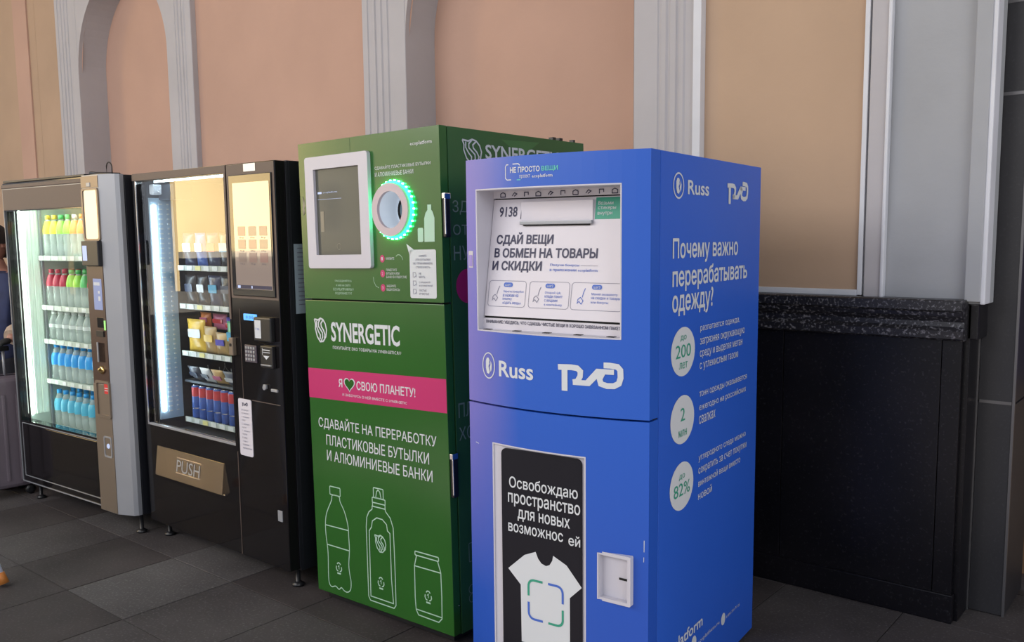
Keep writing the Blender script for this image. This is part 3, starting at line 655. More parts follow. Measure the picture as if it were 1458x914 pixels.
# right side print
cab = [c for c in bk.children if c.name.startswith('cabinet')][0]
SS = side(BW)
emb_ring(cab, 0.181, 1.643, 0.036, 0.036, M['paper'], SS)
text(cab, 'Russ', (0.248, 0.411, 1.620, 1.663), M['paper'], SS, 0.012)
emb_rail(cab, 0.566, 0.762, 1.600, 1.676, M['paper'], SS)
text(cab, 'Почему важно', (0.144, 0.672, 1.415, 1.490), M['paper'], SS, 0.012)
text(cab, 'перерабатывать', (0.144, 0.764, 1.332, 1.408), M['paper'], SS, 0.012)
text(cab, 'одежду?', (0.144, 0.458, 1.255, 1.335), M['paper'], SS, 0.012)
for (z, big, top, bot, lines) in ((1.149, '200', 'до', 'лет', ['разлагается одежда,', 'загрязняя окружающую', 'среду и выделяя метан', 'с углекислым газом']),
                                  (0.940, '2', None, 'млн', ['тонн одежды оказывается', 'ежегодно на российских', 'свалках']),
                                  (0.732, '82%', 'до', None, ['углеродного следа можно', 'сократить за счет покупки', 'винтажной вещи вместо', 'новой'])):
    polys(cab, 'print', [circ(0.227, z, 0.088, 36, rz=0.075)], M['paper'], SS, 0.001)
    bw_ = {'200': 0.055, '2': 0.016, '82%': 0.060}[big]; zb = z - 0.018 if top else z - 0.004
    if big == '82%': zb = z - 0.030
    text(cab, big, (0.227 - bw_, 0.227 + bw_, zb, zb + 0.040), M['inkgreen'], SS, 0.0, 0.002)
    if top: text(cab, top, (0.205, 0.248, zb + 0.050, zb + 0.068), M['inkgreen'], SS, 0.0, 0.002)
    if bot: text(cab, bot, (0.198, 0.258, z - 0.052, z - 0.032), M['inkgreen'], SS, 0.0, 0.002)
    zt = z + 0.045
    for i, s in enumerate(lines):
        w = {19: 0.345, 20: 0.395, 21: 0.375, 18: 0.335, 23: 0.425, 22: 0.420, 25: 0.435, 7: 0.135, 5: 0.115}.get(len(s), 0.4)
        text(cab, s, (0.355, 0.355 + w, zt - i * 0.039 - (0.006 if i else 0), zt - i * 0.039 + 0.021), M['paper'], SS, 0.0, 0.0012)
text(cab, 'ecoplatform', (0.080, 0.406, 0.205, 0.255), M['paper'], SS, 0.012)
polys(cab, 'emblem', [circ(0.336, 0.185, 0.020, 16, rz=0.022), circ(0.592, 0.167, 0.019, 16, rz=0.022)], M['paper'], SS)
text(cab, 'ecoplatform.ru', (0.368, 0.555, 0.160, 0.178), M['paper'], SS)
text(cab, '8 800 700 71 06', (0.619, 0.751, 0.158, 0.170), M['paper'], SS)

# ================================================================ GREEN KIOSK
GW, GD, GH, LEAN = 0.787, 0.861, 1.871, 0.0165
gk = thing('bottle_return_kiosk', 'green kiosk with glowing round bottle opening and white framed screen', 'kiosk', (-2.9493, 2.2353, 0), -0.0005, ry=-LEAN)
def gfront(off0=0.0): return lambda u, z, off: (u + LEAN * z, -off0 - off, z)
SG = gfront()
def gx(u, z): return u + LEAN * z
gc = part('cabinet', M['dgreen'], gk, lambda b: hollow(b, GW, 0.042, GD, 0.03, GH))
part('door_gap', M['gap'], gk, lambda b: gap_frame(b, GW, GH, 1.253, 0.03, 0.044))
pbox('seam_gap', M['gap'], gk, 0.027, GW - 0.027, 0.02, 0.043, 1.240, 1.266)
pbox('plinth', M['lblack'], gk, 0.03, GW - 0.03, 0.03, GD - 0.02, 0.0, 0.032)
RC = (0.525 + LEAN * 1.59, 1.590)
def disc_door(b):      # upper door with a round hole
    u0, u1, z0, z1 = 0.0, GW, 1.2565, GH; r = 0.092; n = 48; per = []
    for i in range(n):
        a = 2 * PI * i / n; c, s = math.cos(a), math.sin(a)
        ks = []
        if c > 1e-9: ks.append((u1 - RC[0]) / c)
        if c < -1e-9: ks.append((u0 - RC[0]) / c)
        if s > 1e-9: ks.append((z1 - RC[1]) / s)
        if s < -1e-9: ks.append((z0 - RC[1]) / s)
        k = min(ks); per.append([RC[0] + c * k, RC[1] + s * k])
    for cu, cz in ((u0, z0), (u0, z1), (u1, z0), (u1, z1)):
        j = min(range(n), key=lambda i: (per[i][0] - cu) ** 2 + (per[i][1] - cz) ** 2); per[j] = [cu, cz]
    frame_prism(b, [tuple(p) for p in per], circ(RC[0], RC[1], r, n), 0.0, 0.036)
gu = part('upper_door', M['green'], gk, disc_door)
gl = pbox('lower_door', M['green'], gk, 0.0, GW, 0.0, 0.036, 0.034, 1.2500, 0.002)
polys(gu, 'vinyl_seam', ribbon([(0.285, 1.812), (0.285, 1.869)], 0.0016), M['dgreen'], SG, 0.0006)
polys(gu, 'scratched_patch', [[(-0.012, 1.665), (-0.006, 1.640), (0.000, 1.650), (0.004, 1.628), (-0.002, 1.618), (0.003, 1.600), (-0.006, 1.607), (-0.010, 1.588), (-0.015, 1.612), (-0.012, 1.635)]], mat('bare_patch', (0.30, 0.29, 0.20), 0.6), SG, 0.0006)
# screen
def sh_frame(b):
    frame_prism(b, rrect(gx(0.030, 1.6), gx(0.402, 1.6), 1.378, 1.812, 0.012), rrect(gx(0.082, 1.6), gx(0.350, 1.6), 1.430, 1.763, 0.002), -0.016, 0.0)
sf = part('screen_frame', M['white'], gk, sh_frame); sf['label'] = 'white rounded screen surround'
sc = pbox('screen', M['screen'], gk, gx(0.080, 1.6), gx(0.352, 1.6), -0.004, 0.0, 1.428, 1.765)
FS = front(-0.0042)
text(sc, 'ecoplatform', (0.150, 0.236, 1.668, 1.676), M['lcdw'], FS, 0.0, 0.0006)
polys(sc, 'icon_print', [rrect(0.118, 0.142, 1.668, 1.676, 0.001), [(0.118, 1.646), (0.26, 1.646), (0.26, 1.647), (0.118, 1.647)]], M['lcdw'], FS, 0.0006)
polys(sc, 'icon_print', [rrect(0.13, 0.15, 1.52, 1.60, 0.002)] + ribbon(circ(0.235, 1.462, 0.012, 14), 0.002, True), mat('faint_ui', (0.20, 0.19, 0.16), 0.3), FS, 0.0006)
# round opening
def annulus(b, r0, r1, y0, y1, n=48): frame_prism(b, circ(RC[0], RC[1], r1, n), circ(RC[0], RC[1], r0, n), y0, y1)
rg = part('opening_ring', mat('pale_ring_plastic', (0.52, 0.44, 0.48), 0.4), gk, lambda b: annulus(b, 0.067, 0.096, -0.026, -0.014)); rg['label'] = 'pale plastic ring around the opening'
part('ring_spacer', M['lblack'], gk, lambda b: annulus(b, 0.072, 0.088, -0.014, 0.0))
part('led_ring', M['ringg'], gk, lambda b: annulus(b, 0.089, 0.104, -0.013, -0.002))
lm = None
for k in range(30):
    a = 2 * PI * k / 30
    if lm is None:
        b = bmesh.new(); bbox(b, -0.003, 0.003, -0.004, 0.004, -0.003, 0.003, 0.001, 1); lm = bpy.data.meshes.new('led'); b.to_mesh(lm); b.free(); lm.materials.append(M['ledgreen'])
    o = bpy.data.objects.new('led', lm); C.objects.link(o); o.parent = gk; o.location = (RC[0] + 0.1055 * math.cos(a), -0.006, RC[1] + 0.1055 * math.sin(a))
M['tubew'] = mat('white_chute', (0.60, 0.66, 0.72), 0.35, emit=(0.75, 0.85, 1.0), estr=0.22)  # faint glow added so the white plastic looks bright inside
part('chute', M['tubew'], gk, lambda b: lathe(b, [(0.068, -0.020), (0.068, 0.075)], 40, RC[0], RC[1], 'Y', False))
part('chute_back', M['tubew'], gk, lambda b: lathe(b, [(0.0005, 0.072), (0.070, 0.072)], 32, RC[0], RC[1], 'Y', False))
part('drum_gap', M['gap'], gk, lambda b: lathe(b, [(0.0005, 0.070), (0.062, 0.070)], 32, RC[0] + 0.002, RC[1], 'Y', False))
part('drum_window', mat('blue_grey_glass', (0.16, 0.24, 0.27), 0.1), gk, lambda b: lathe(b, [(0.0005, 0.067), (0.050, 0.067)], 32, RC[0] + 0.006, RC[1], 'Y', False))
# prints on the upper door
text(gu, 'ecoplatform', (0.613, 0.723, 1.808, 1.826), M['paper'], SG, 0.008)
text(gu, 'СДАВАЙТЕ ПЛАСТИКОВЫЕ БУТЫЛКИ', (0.424, 0.714, 1.738, 1.754), M['paper'], SG, 0.004)
text(gu, 'И АЛЮМИНИЕВЫЕ БАНКИ', (0.424, 0.627, 1.714, 1.730), M['paper'], SG, 0.004)
polys(gu, 'print', [[(0.676, 1.471), (0.727, 1.471), (0.728, 1.555), (0.720, 1.575), (0.713, 1.583), (0.713, 1.601), (0.694, 1.601), (0.694, 1.583), (0.684, 1.572), (0.677, 1.553)], rrect(0.643, 0.671, 1.471, 1.521, 0.006)], M['palegreen'], SG)
bub = [(0.583, 1.465), (0.604, 1.444)] + rrect(0.598, 0.731, 1.270, 1.444, 0.008)[5:12][::1]
polys(gu, 'print', [rrect(0.598, 0.732, 1.270, 1.444, 0.008), [(0.583, 1.466), (0.598, 1.425), (0.622, 1.4435)]], M['paper'], SG)
for i, (s, w) in enumerate((('СНИМИТЕ', 0.040), ('ЭТИ БУТЫЛКИ', 0.075), ('НЕ ПРИНИМАЕМ:', 0.100), ('СТЕКЛО И ЖЕСТЬ', 0.072))): text(gu, s, (0.666 - w / 2, 0.666 + w / 2, 1.418 - i * 0.0135, 1.4255 - i * 0.0135), M['inkgrey'], SG, 0.004, 0.002)
for i, (s1, s2) in enumerate((('НЕ', 'МНУТЬ'), ('С КРЫШКОЙ', 'И ЭТИКЕТКОЙ'), ('ПУСТЫЕ', 'И ЧИСТЫЕ'))):
    z = 1.352 - i * 0.030
    polys(gu, 'pictogram', ribbon([(0.615, z - 0.008), (0.615, z + 0.010), (0.628, z + 0.010), (0.632, z - 0.006)], 0.0018) + ribbon([(0.620, z - 0.008), (0.628, z - 0.002)], 0.002), M['inkgrey'], SG, 0.002)
    text(gu, s1, (0.645, 0.645 + 0.0062 * len(s1), z + 0.002, z + 0.010), M['inkgrey'], SG, 0.004, 0.002)
    text(gu, s2, (0.645, 0.645 + 0.0062 * len(s2), z - 0.010, z - 0.002), M['inkgrey'], SG, 0.004, 0.002)
for k, (z, ls) in enumerate(((1.413, ['НАЖМИТЕ']), (1.358, ['ПОМЕСТИТЕ', 'БУТЫЛКУ ИЛИ', 'БАНКУ В ОТВЕРСТИЕ']), (1.305, ['ЗАБЕРИТЕ', 'ВАШИ БОНУСЫ']))):
    polys(gu, 'print', [circ(0.452, z, 0.0125, 20, rz=0.014)], M['pink'], SG)
    text(gu, str(k + 1), (0.4485, 0.4555, z - 0.006, z + 0.006), M['paper'], SG, 0.0, 0.002)
    for i, s in enumerate(ls): text(gu, s, (0.472, 0.472 + 0.0064 * len(s), z - 0.004 - (i - (len(ls) - 1) / 2) * 0.013, z + 0.005 - (i - (len(ls) - 1) / 2) * 0.013), M['paper'], SG, 0.0)
polys(gu, 'print', ribbon([(0.526, 1.421), (0.536, 1.427), (0.548, 1.426), (0.558, 1.418), (0.563, 1.408)], 0.0016) + ribbon([(0.400, 1.345), (0.402, 1.328), (0.412, 1.312), (0.430, 1.304)], 0.0016), M['palegreen'], SG)
for i, (s, w) in enumerate((('ПРИСОЕДИНЯЙТЕСЬ', 0.100), ('К НАМ НА САЙТЕ', 0.085), ('ECOPLATFORM.RU', 0.120), ('ПОДРОБНЕЕ ТУТ', 0.100))): text(gu, s, (0.224 - w / 2, 0.224 + w / 2, 1.324 - i * 0.0165, 1.334 - i * 0.0165), M['palegreen'], SG, 0.0)
# prints on the lower door
emb_s(gl, 0.074, 1.130, 0.078, 0.098, M['paper'], SG)
text(gl, 'SYNERGETIC', (0.140, 0.536, 1.088, 1.166), M['paper'], SG, 0.018)
text(gl, 'ПОКУПАЙТЕ ЭКО ТОВАРЫ НА SYNERGETIC.RU', (0.148, 0.541, 1.058, 1.074), M['paper'], SG, 0.006)
polys(gl, 'stripe', [[(-0.014, 0.850), (0.7715, 0.862), (0.7695, 0.985), (-0.016, 0.972)]], M['pink'], lambda u, z, off: (max(0.001, min(GW - 0.001, u + LEAN * z)), -off, z), 0.0008)
text(gl, 'Я', (0.176, 0.199, 0.908, 0.941), M['paper'], SG, 0.012)
ht = lambda s: [(0.242 + s * 0.031 * (16 * math.sin(t) ** 3) / 16, 0.924 + s * 0.029 * (13 * math.cos(t) - 5 * math.cos(2 * t) - 2 * math.cos(3 * t) - math.cos(4 * t)) / 16) for t in [2 * PI * i / 32 for i in range(32)]]
polys(gl, 'heart_print', [ht(1.08)], M['paper'], SG, 0.0014); polys(gl, 'heart_print', [ht(0.90)], M['green'], SG, 0.0020)
text(gl, 'СВОЮ ПЛАНЕТУ!', (0.284, 0.612, 0.905, 0.940), M['paper'], SG, 0.010)
text(gl, 'И ЗАБОЧУСЬ О НЕЙ ВМЕСТЕ С SYNERGETIC', (0.198, 0.566, 0.874, 0.887), M['paper'], SG, 0.004)
text(gl, 'СДАВАЙТЕ НА ПЕРЕРАБОТКУ', (0.041, 0.716, 0.725, 0.783), M['paper'], SG, 0.004)
text(gl, 'ПЛАСТИКОВЫЕ БУТЫЛКИ', (0.087, 0.676, 0.662, 0.706), M['paper'], SG, 0.004)
text(gl, 'И АЛЮМИНИЕВЫЕ БАНКИ', (0.088, 0.692, 0.598, 0.642), M['paper'], SG, 0.004)
W_ = 0.0042
def smooth_closed(pts, k=3):
    out = []
    n = len(pts)
    for i in range(n):
        p0, p1, p2, p3 = [Vector(pts[(i + j - 1) % n]) for j in range(4)]
        for s in range(k):
            t = s / k; out.append(tuple(0.5 * ((2 * p1) + (-p0 + p2) * t + (2 * p0 - 5 * p1 + 4 * p2 - p3) * t * t + (-p0 + 3 * p1 - 3 * p2 + p3) * t ** 3)))
    return out
pet = [(0.113, 0.456), (0.107, 0.434), (0.074, 0.378), (0.063, 0.335), (0.063, 0.285), (0.071, 0.229), (0.073, 0.187), (0.071, 0.120), (0.074, 0.078), (0.090, 0.064), (0.115, 0.072), (0.136, 0.063), (0.152, 0.074), (0.171, 0.064), (0.192, 0.064), (0.210, 0.080), (0.214, 0.114), (0.207, 0.144), (0.203, 0.184), (0.210, 0.243), (0.208, 0.299), (0.205, 0.347), (0.186, 0.400), (0.161, 0.436), (0.155, 0.456)]
petpts = smooth_closed(pet)
def recyc(cx, cz, s):
    L_ = []
    for k in range(3):
        a = PI / 2 + k * 2 * PI / 3; p = lambda r, t: (cx + r * math.cos(a + t), cz + r * math.sin(a + t) * 1.1)
        L_ += ribbon([p(s, -0.75), p(s * 1.12, -0.25), p(s * 1.12, 0.25), p(s, 0.75)], s * 0.28)
    L_ += ribbon([(cx - s * 0.35, cz + s * 0.1), (cx + s * 0.05, cz + s * 0.5), (cx + s * 0.05, cz - s * 0.5)], s * 0.2)
    L_ += ribbon([(cx - s * 0.7, cz - s * 1.6), (cx + s * 0.7, cz - s * 1.6)], s * 0.4)
    return L_
polys(gl, 'outline_drawing', ribbon(petpts, W_, True) + ribbon(rrect(0.098, 0.163, 0.458, 0.492, 0.004), W_, True) + ribbon([(0.065, 0.323), (0.207, 0.325)], W_) + ribbon([(0.070, 0.241), (0.209, 0.241)], W_), M['palegreen'], SG)
b2 = [(0.355, 0.440), (0.335, 0.425), (0.322, 0.402), (0.317, 0.362), (0.318, 0.250), (0.319, 0.147), (0.320, 0.078), (0.330, 0.064), (0.467, 0.064), (0.478, 0.078), (0.478, 0.185), (0.476, 0.300), (0.473, 0.386), (0.458, 0.421), (0.431, 0.444)]
b2i = [(0.334, 0.349), (0.333, 0.082), (0.464, 0.082), (0.456, 0.180), (0.454, 0.360), (0.440, 0.368), (0.436, 0.392), (0.412, 0.408), (0.380, 0.409), (0.354, 0.392), (0.348, 0.366)]
polys(gl, 'outline_drawing', ribbon(b2, W_) + ribbon(b2i, W_, True) + ribbon([(0.355, 0.440), (0.355, 0.452), (0.431, 0.452), (0.431, 0.444)], W_) + ribbon(rrect(0.357, 0.431, 0.468, 0.488, 0.003), W_, True) + ribbon([(0.358, 0.452), (0.358, 0.468)], W_) + ribbon([(0.430, 0.452), (0.430, 0.468)], W_) + ribbon(rrect(0.365, 0.421, 0.489, 0.528, 0.004), W_, True) + ribbon([(0.378, 0.492), (0.384, 0.515), (0.392, 0.522), (0.402, 0.515), (0.408, 0.492)], W_), M['palegreen'], SG)
emb_s(gl, 0.397, 0.308, 0.066, 0.070, M['palegreen'], SG, t=0.0045)
polys(gl, 'outline_drawing', ribbon(rrect(0.590, 0.714, 0.304, 0.319, 0.004), W_, True) + ribbon([(0.598, 0.302), (0.586, 0.262), (0.586, 0.136), (0.590, 0.090), (0.602, 0.072), (0.709, 0.070), (0.726, 0.088), (0.727, 0.172), (0.724, 0.264), (0.709, 0.303)], W_) + ribbon([(0.586, 0.261), (0.722, 0.262)], W_) + ribbon([(0.592, 0.092), (0.725, 0.092)], W_), M['palegreen'], SG)
for cx, cz in ((0.140, 0.157), (0.395, 0.152), (0.656, 0.158)): polys(gl, 'recycling_mark', recyc(cx, cz, 0.016), M['palegreen'], SG)
# door handles on the edge and side lettering
for z0, z1, d in ((1.485, 1.637, gu), (0.554, 0.713, gl)):
    h = pbox('handle', M['lblack'], d, GW, GW + 0.016, 0.004, 0.030, z0, z1, 0.004)
    pbox('handle_cap', M['chrome'], h, GW, GW + 0.017, 0.002, 0.032, z1 - 0.020, z1 + 0.002, 0.003)
    pbox('handle_lip', M['chrome'], h, GW + 0.012, GW + 0.018, 0.002, 0.006, z0 + 0.01, z1 - 0.018, 0.002)
SGs = side(GW)
emb_s(gc, 0.165, 1.790, 0.105, 0.090, M['paper'], SGs, t=0.006)
text(gc, 'SYNERGETIC', (0.238, 0.700, 1.770, 1.822), M['paper'], SGs, 0.014)
polys(gc, 'triangle_print', [[(0.330, 1.846), (0.560, 1.852), (0.450, 1.790)]], mat('light_green_vinyl', (0.05, 0.17, 0.05), 0.4), SGs, 0.0008)
lg = mat('dim_grey_print', (0.22, 0.30, 0.24), 0.5)
for s, w, z0, z1 in (('ЗДЕСЬ', 0.20, 1.565, 1.615), ('ОТХОДЫ', 0.26, 1.486, 1.530), ('НУЖНЫ', 0.24, 1.404, 1.455), ('ПЛАНЕТЕ', 0.26, 0.836, 0.889), ('ХОРОШО', 0.26, 0.752, 0.801)):
    text(gc, s, (0.056, 0.056 + w, z0, z1), lg, SGs, 0.0)
polys(gc, 'print', [circ(0.125, 1.31, 0.062, 28)], M['pink'], SGs, 0.0008)
polys(gc, 'print', ribbon(rrect(0.090, 0.125, 0.290, 0.360, 0.004), 0.003, True) + ribbon(circ(0.10, 0.185, 0.016, 14), 0.003, True) + ribbon(circ(0.10, 0.150, 0.016, 14), 0.003, True), lg, SGs)
part('screw', M['chrome'], gc, lambda b: lathe(b, [(0.004, 0), (0.004, 0.002)], 10)).location = (GW - 0.0005, 0.030, 0.142)
for u, s in ((0.66, 1), (0.705, 1), (0.80, 0.6)): pbox('roof_bracket', M['lblack'], gk, GW - 0.03, GW - 0.008, u, u + 0.022 * s, GH, GH + 0.012, 0.002)

# ================================================================ vending machine shell
def shell(root, W, D, z0, H, hole, mbody, mdoor, cav, mcav, door_w, t=0.05):
    def body(b):
        bbox(b, 0, 0.03, t + 0.004, D, z0, H, 0.002); bbox(b, W - 0.03, W, t + 0.004, D, z0, H, 0.002)
        bbox(b, 0.03, W - 0.03, D - 0.03, D, z0, H); bbox(b, 0.03, W - 0.03, t + 0.004, D - 0.03, H - 0.025, H); bbox(b, 0.03, W - 0.03, t + 0.004, D - 0.03, z0, z0 + 0.03)
    cb = part('cabinet', mbody, root, body)
    def cav_(b):
        x0, x1, y1, a0, a1 = cav
        bbox(b, x0, x1, y1, y1 + 0.01, a0, a1); bbox(b, x1, x1 + 0.01, t, y1, a0, a1); bbox(b, x0 - 0.01, x0, t, y1, a0, a1)
        bbox(b, x0, x1, t, y1, a0 - 0.01, a0); bbox(b, x0, x1, t, y1, a1, a1 + 0.01)
    part('interior_lining', mcav, root, cav_)
    dr = part('display_door', mdoor, root, lambda b: panel(b, 0.004, door_w, z0 + 0.01, H - 0.002, lambda u: 0.0, t, (hole,), du=2))
    gp = pbox('glass', M['glass_ar'] if W < 1.17 else M['glass'], dr, hole[0], hole[1], 0.016, 0.020, hole[2], hole[3])
    return cb, dr, gp
def feet(root, W, D, z0):
    for x, y in ((0.05, 0.07), (W - 0.05, 0.07), (0.05, D - 0.07), (W - 0.05, D - 0.07)):
        part('foot', M['lblack'], root, lambda b: (lathe(b, [(0.026, 0.0), (0.028, 0.008), (0.014, 0.018), (0.010, 0.02), (0.010, z0 + 0.001)], 12, x, y)))

# ================================================================ SNACK MACHINE
KW, KD, KH, KZ = 1.172, 0.80, 1.8153, 0.0803
kk = thing('snack_vending_machine', 'black glass fronted machine of snacks with tall touch screen', 'vending machine', (-4.2437, 2.1991, 0), -0.0088)
HK = (0.034, 0.797, 0.583, 1.776)
cavk = (0.045, 0.815, 0.70, 0.53, 1.785)
cb, dk, _ = shell(kk, KW, KD, KZ, KH, HK, M['mdark'], M['machine'], cavk, M['cavity'], 0.816)
feet(kk, KW, KD, KZ)
pbox('header_strip', M['bronze'], dk, 0.006, 0.815, -0.004, 0.0, 1.7795, 1.812, 0.001)
pbox('edge_strip', M['bronze'], dk, 0.800, 0.814, -0.004, 0.0, 1.15, 1.7795, 0.001)
pbox('window_gasket', M['chrome'], dk, 0.028, 0.034, -0.003, 0.004, 0.583, 1.778, 0.001)
pbox('window_sill', M['silver'], dk, 0.034, 0.797, 0.002, 0.014, 0.583, 0.592)
sd = pbox('service_door', M['machine'], kk, 0.820, KW - 0.002, -0.002, 0.05, KZ + 0.01, KH - 0.002, 0.003)
pbox('bronze_face', M['bronze'], sd, 0.824, KW - 0.006, -0.0035, -0.002, 1.245, KH - 0.006)  # brown overlay paints the reflection on the upper service panel
# push flap
def pty(z): return -0.020 + (z - 0.345) / 0.141 * 0.018
def push_plate(b):
    A = [b.verts.new((u, y, z)) for u, z, y in ((0.108, 0.345, pty(0.345)), (0.700, 0.345, pty(0.345)), (0.697, 0.486, pty(0.486)), (0.108, 0.486, pty(0.486)), (0.108, 0.345, 0), (0.700, 0.345, 0), (0.697, 0.486, 0), (0.108, 0.486, 0))]
    for q in ((0, 1, 2, 3), (7, 6, 5, 4), (0, 4, 5, 1), (1, 5, 6, 2), (2, 6, 7, 3), (3, 7, 4, 0)): b.faces.new([A[i] for i in q])
pf = part('push_flap', M['steel'], dk, push_plate); pf['label'] = 'polished metal push flap'
FPF = lambda u, z, off: (u, pty(z) - off, z)
text(pf, 'PUSH', (0.300, 0.505, 0.388, 0.446), M['silver'], FPF, 0.0)
dots = bmesh.new()
for k in range(34):
    zd = 0.452 if k < 17 else 0.380; bbox(dots, 0.300 + (k % 17) * 0.0125, 0.304 + (k % 17) * 0.0125, pty(zd) - 0.002, pty(zd) + 0.002, zd, zd + 0.004)
o = obj('braille_dots', dots, M['chrome'], pf); o['kind'] = 'stuff'
pbox('flap_rim', M['chrome'], dk, 0.104, 0.704, -0.008, -0.001, 0.338, 0.3435, 0.001)
# lit left interior
pbox('side_light_panel', M['iceblue'], kk, 0.046, 0.056, 0.052, 0.175, 0.60, 1.700)
vs_bm = bmesh.new()
for k in range(44):
    z = 0.635 + k * 0.024
    for y, w in ((0.098, 0.018), (0.140, 0.010)): bbox(vs_bm, 0.056, 0.0585, y, y + w, z, z + 0.006)
o = obj('panel_slots', vs_bm, M['tag'], kk); o['kind'] = 'stuff'
pbox('led_tube', M['ledw'], kk, 0.056, 0.064, 0.066, 0.080, 0.640, 1.665)
pbox('led_housing', M['cavity'], kk, 0.057, 0.20, 0.10, 0.20, 1.69, 1.765, 0.004)
part('lock_box', M['tubew'], kk, lambda b: (bbox(b, 0.052, 0.095, 0.055, 0.10, 1.715, 1.765, 0.008), tube(b, [(0.095, 0.075, 1.735), (0.12, 0.075, 1.725), (0.13, 0.075, 1.745)], 0.004)))
pbox('top_led', M['ledw'], kk, 0.10, 0.78, 0.058, 0.064, 1.772, 1.775)
shk = [1.362, 1.172, 0.936, 0.795, 0.598]
for i, z in enumerate(shk):
    s = pbox('shelf', M['shelfd'], kk, 0.10, 0.79, 0.165, 0.66, z - 0.012, z, 0.001)
    if i != 3:
        pbox('shelf_rail', M['shelfm'], s, 0.10, 0.79, 0.158, 0.166, z - 0.018, z + 0.008, 0.001)
        for k in range(9): pbox('price_tag', M['tag'] if k % 4 != 2 else mat('yellow_tag', (0.8, 0.75, 0.3), 0.5) if 'yt' not in M else M['yt'], s, 0.115 + k * 0.075, 0.160 + k * 0.075, 0.155, 0.159, z - 0.015, z + 0.006)
    cbm = bmesh.new()
    for k in range(6):
        tube(cbm, [(0.155 + k * 0.105 + 0.03 * math.cos(a * 0.7), 0.240 + a * 0.0105, z + 0.035 + 0.03 * math.sin(a * 0.7)) for a in range(0, 36)], 0.0018, 4)
    o = obj('spiral_coils', cbm, M['silver'], s)
pbox('delivery_ramp', M['shelfd'], kk, 0.10, 0.79, 0.08, 0.60, 0.545, 0.552)
# touch screen & controls (front at v=-0.004)
Fk = front(-0.004)
ts = thing_screen = pbox('touch_screen_bezel', M['bezel'], sd, 0.846, 1.152, -0.010, -0.002, 1.256, 1.766, 0.003)
tsc = pbox('touch_screen', M['screenk'], ts, 0.878, 1.140, -0.0115, -0.009, 1.286, 1.732)
Ft = front(-0.0115)
for i in range(3):
    for j in range(3):
        x = 0.905 + i * 0.078; z = 1.40 + j * 0.055
        polys(tsc, 'icon_print', [rrect(x, x + 0.055, z, z + 0.040, 0.004)], mat('ui_tile_%d%d' % (i, j), (0.26 + 0.03 * ((i + j) % 3), 0.20, 0.17), 0.05), Ft, 0.0006)
        text(tsc, ['110 р', '95 р', '150 р'][(i + j) % 3], (x + 0.012, x + 0.042, z - 0.012, z - 0.004), M['ink'], Ft, 0.0, 0.0006)
polys(tsc, 'icon_print', [[(0.882, 1.288), (1.136, 1.288), (1.136, 1.303), (0.882, 1.303)]], M['ink'], Ft, 0.0006)
polys(tsc, 'icon_print', [rrect(0.89, 0.91, 1.290, 1.301, 0.001), rrect(0.99, 0.998, 1.290, 1.301, 0.001)], M['lcdw'], Ft, 0.0010)
polys(sd, 'sticker_print', [rrect(0.955, 1.040, 1.777, 1.809, 0.002)], mat('bright_sticker', (0.95, 0.95, 0.90), 0.3), Fk, 0.001)
lc = pbox('price_display', M['lcd'], sd, 0.910, 1.006, -0.006, -0.002, 1.152, 1.180, 0.002)
text(lc, '0.00', (0.930, 0.985, 1.159, 1.173), M['ink'], front(-0.006), 0.0)
cr = pbox('card_reader', M['lblack'], sd, 1.012, 1.132, -0.026, -0.002, 1.070, 1.172, 0.006)
polys(cr, 'sticker_print', [rrect(1.022, 1.066, 1.084, 1.160, 0.002)], M['paper'], front(-0.026), 0.001)
text(cr, '₽  VISA', (1.030, 1.058, 1.118, 1.128), M['inkblue'], front(-0.0275), 0.0)
kp = pbox('keypad', mat('keypad_violet', (0.10, 0.085, 0.11), 0.35, 0.3), sd, 0.912, 0.998, -0.008, -0.002, 0.972, 1.046, 0.002)
for r_ in range(4):
    for c_ in range(4):
        pbox('key', M['silver'], kp, 0.920 + c_ * 0.0185, 0.933 + c_ * 0.0185, -0.011, -0.008, 0.980 + r_ * 0.0165, 0.990 + r_ * 0.0165, 0.001)
na = pbox('banknote_slot', M['lblack'], sd, 1.044, 1.130, -0.020, -0.002, 0.960, 1.052, 0.004)
polys(na, 'arrow_print', ribbon([(1.062, 1.036), (1.115, 1.036)], 0.004) + ribbon([(1.066, 1.026), (1.115, 1.026)], 0.003) + ribbon([(1.062, 1.044), (1.062, 1.014)], 0.0025) + [[(1.066, 1.012), (1.110, 1.012), (1.088, 0.996)]], M['paper'], front(-0.020), 0.001)
pbox('slot_lip', M['silver'], na, 1.052, 1.122, -0.026, -0.019, 0.970, 0.975, 0.001)
cn = pbox('coin_return', M['silver'], sd, 1.094, 1.138, -0.010, -0.002, 0.860, 0.872, 0.002)
part('coin_lever', M['silver'], sd, lambda b: (lathe(b, [(0.010, -0.012), (0.011, -0.002)], 14, 1.048, 0.872, 'Y'), bbox(b, 1.044, 1.064, -0.014, -0.004, 0.868, 0.886, 0.002)))
pbox('panel_line', M['bronze'], sd, 0.946, 1.148, -0.0035, -0.001, 0.804, 0.807)
pbox('panel_line', M['bronze'], sd, 0.878, 0.880, -0.0035, -0.001, 0.80, 1.20)
pbox('door_edge_line', M['bronze'], dk, 0.812, 0.815, -0.002, 0.002, KZ + 0.01, 0.56)
pbox('cam_lock_plate', M['silver'], sd, 1.102, 1.134, -0.006, -0.002, 0.302, 0.350, 0.002)
lt = pbox('door_latch', M['gold'], sd, 0.812, 0.842, -0.022, -0.002, 0.993, 1.071, 0.004)
part('latch_barrel', M['lblack'], lt, lambda b: lathe(b, [(0.007, -0.025), (0.007, -0.02)], 12, 0.827, 1.040, 'Y'))
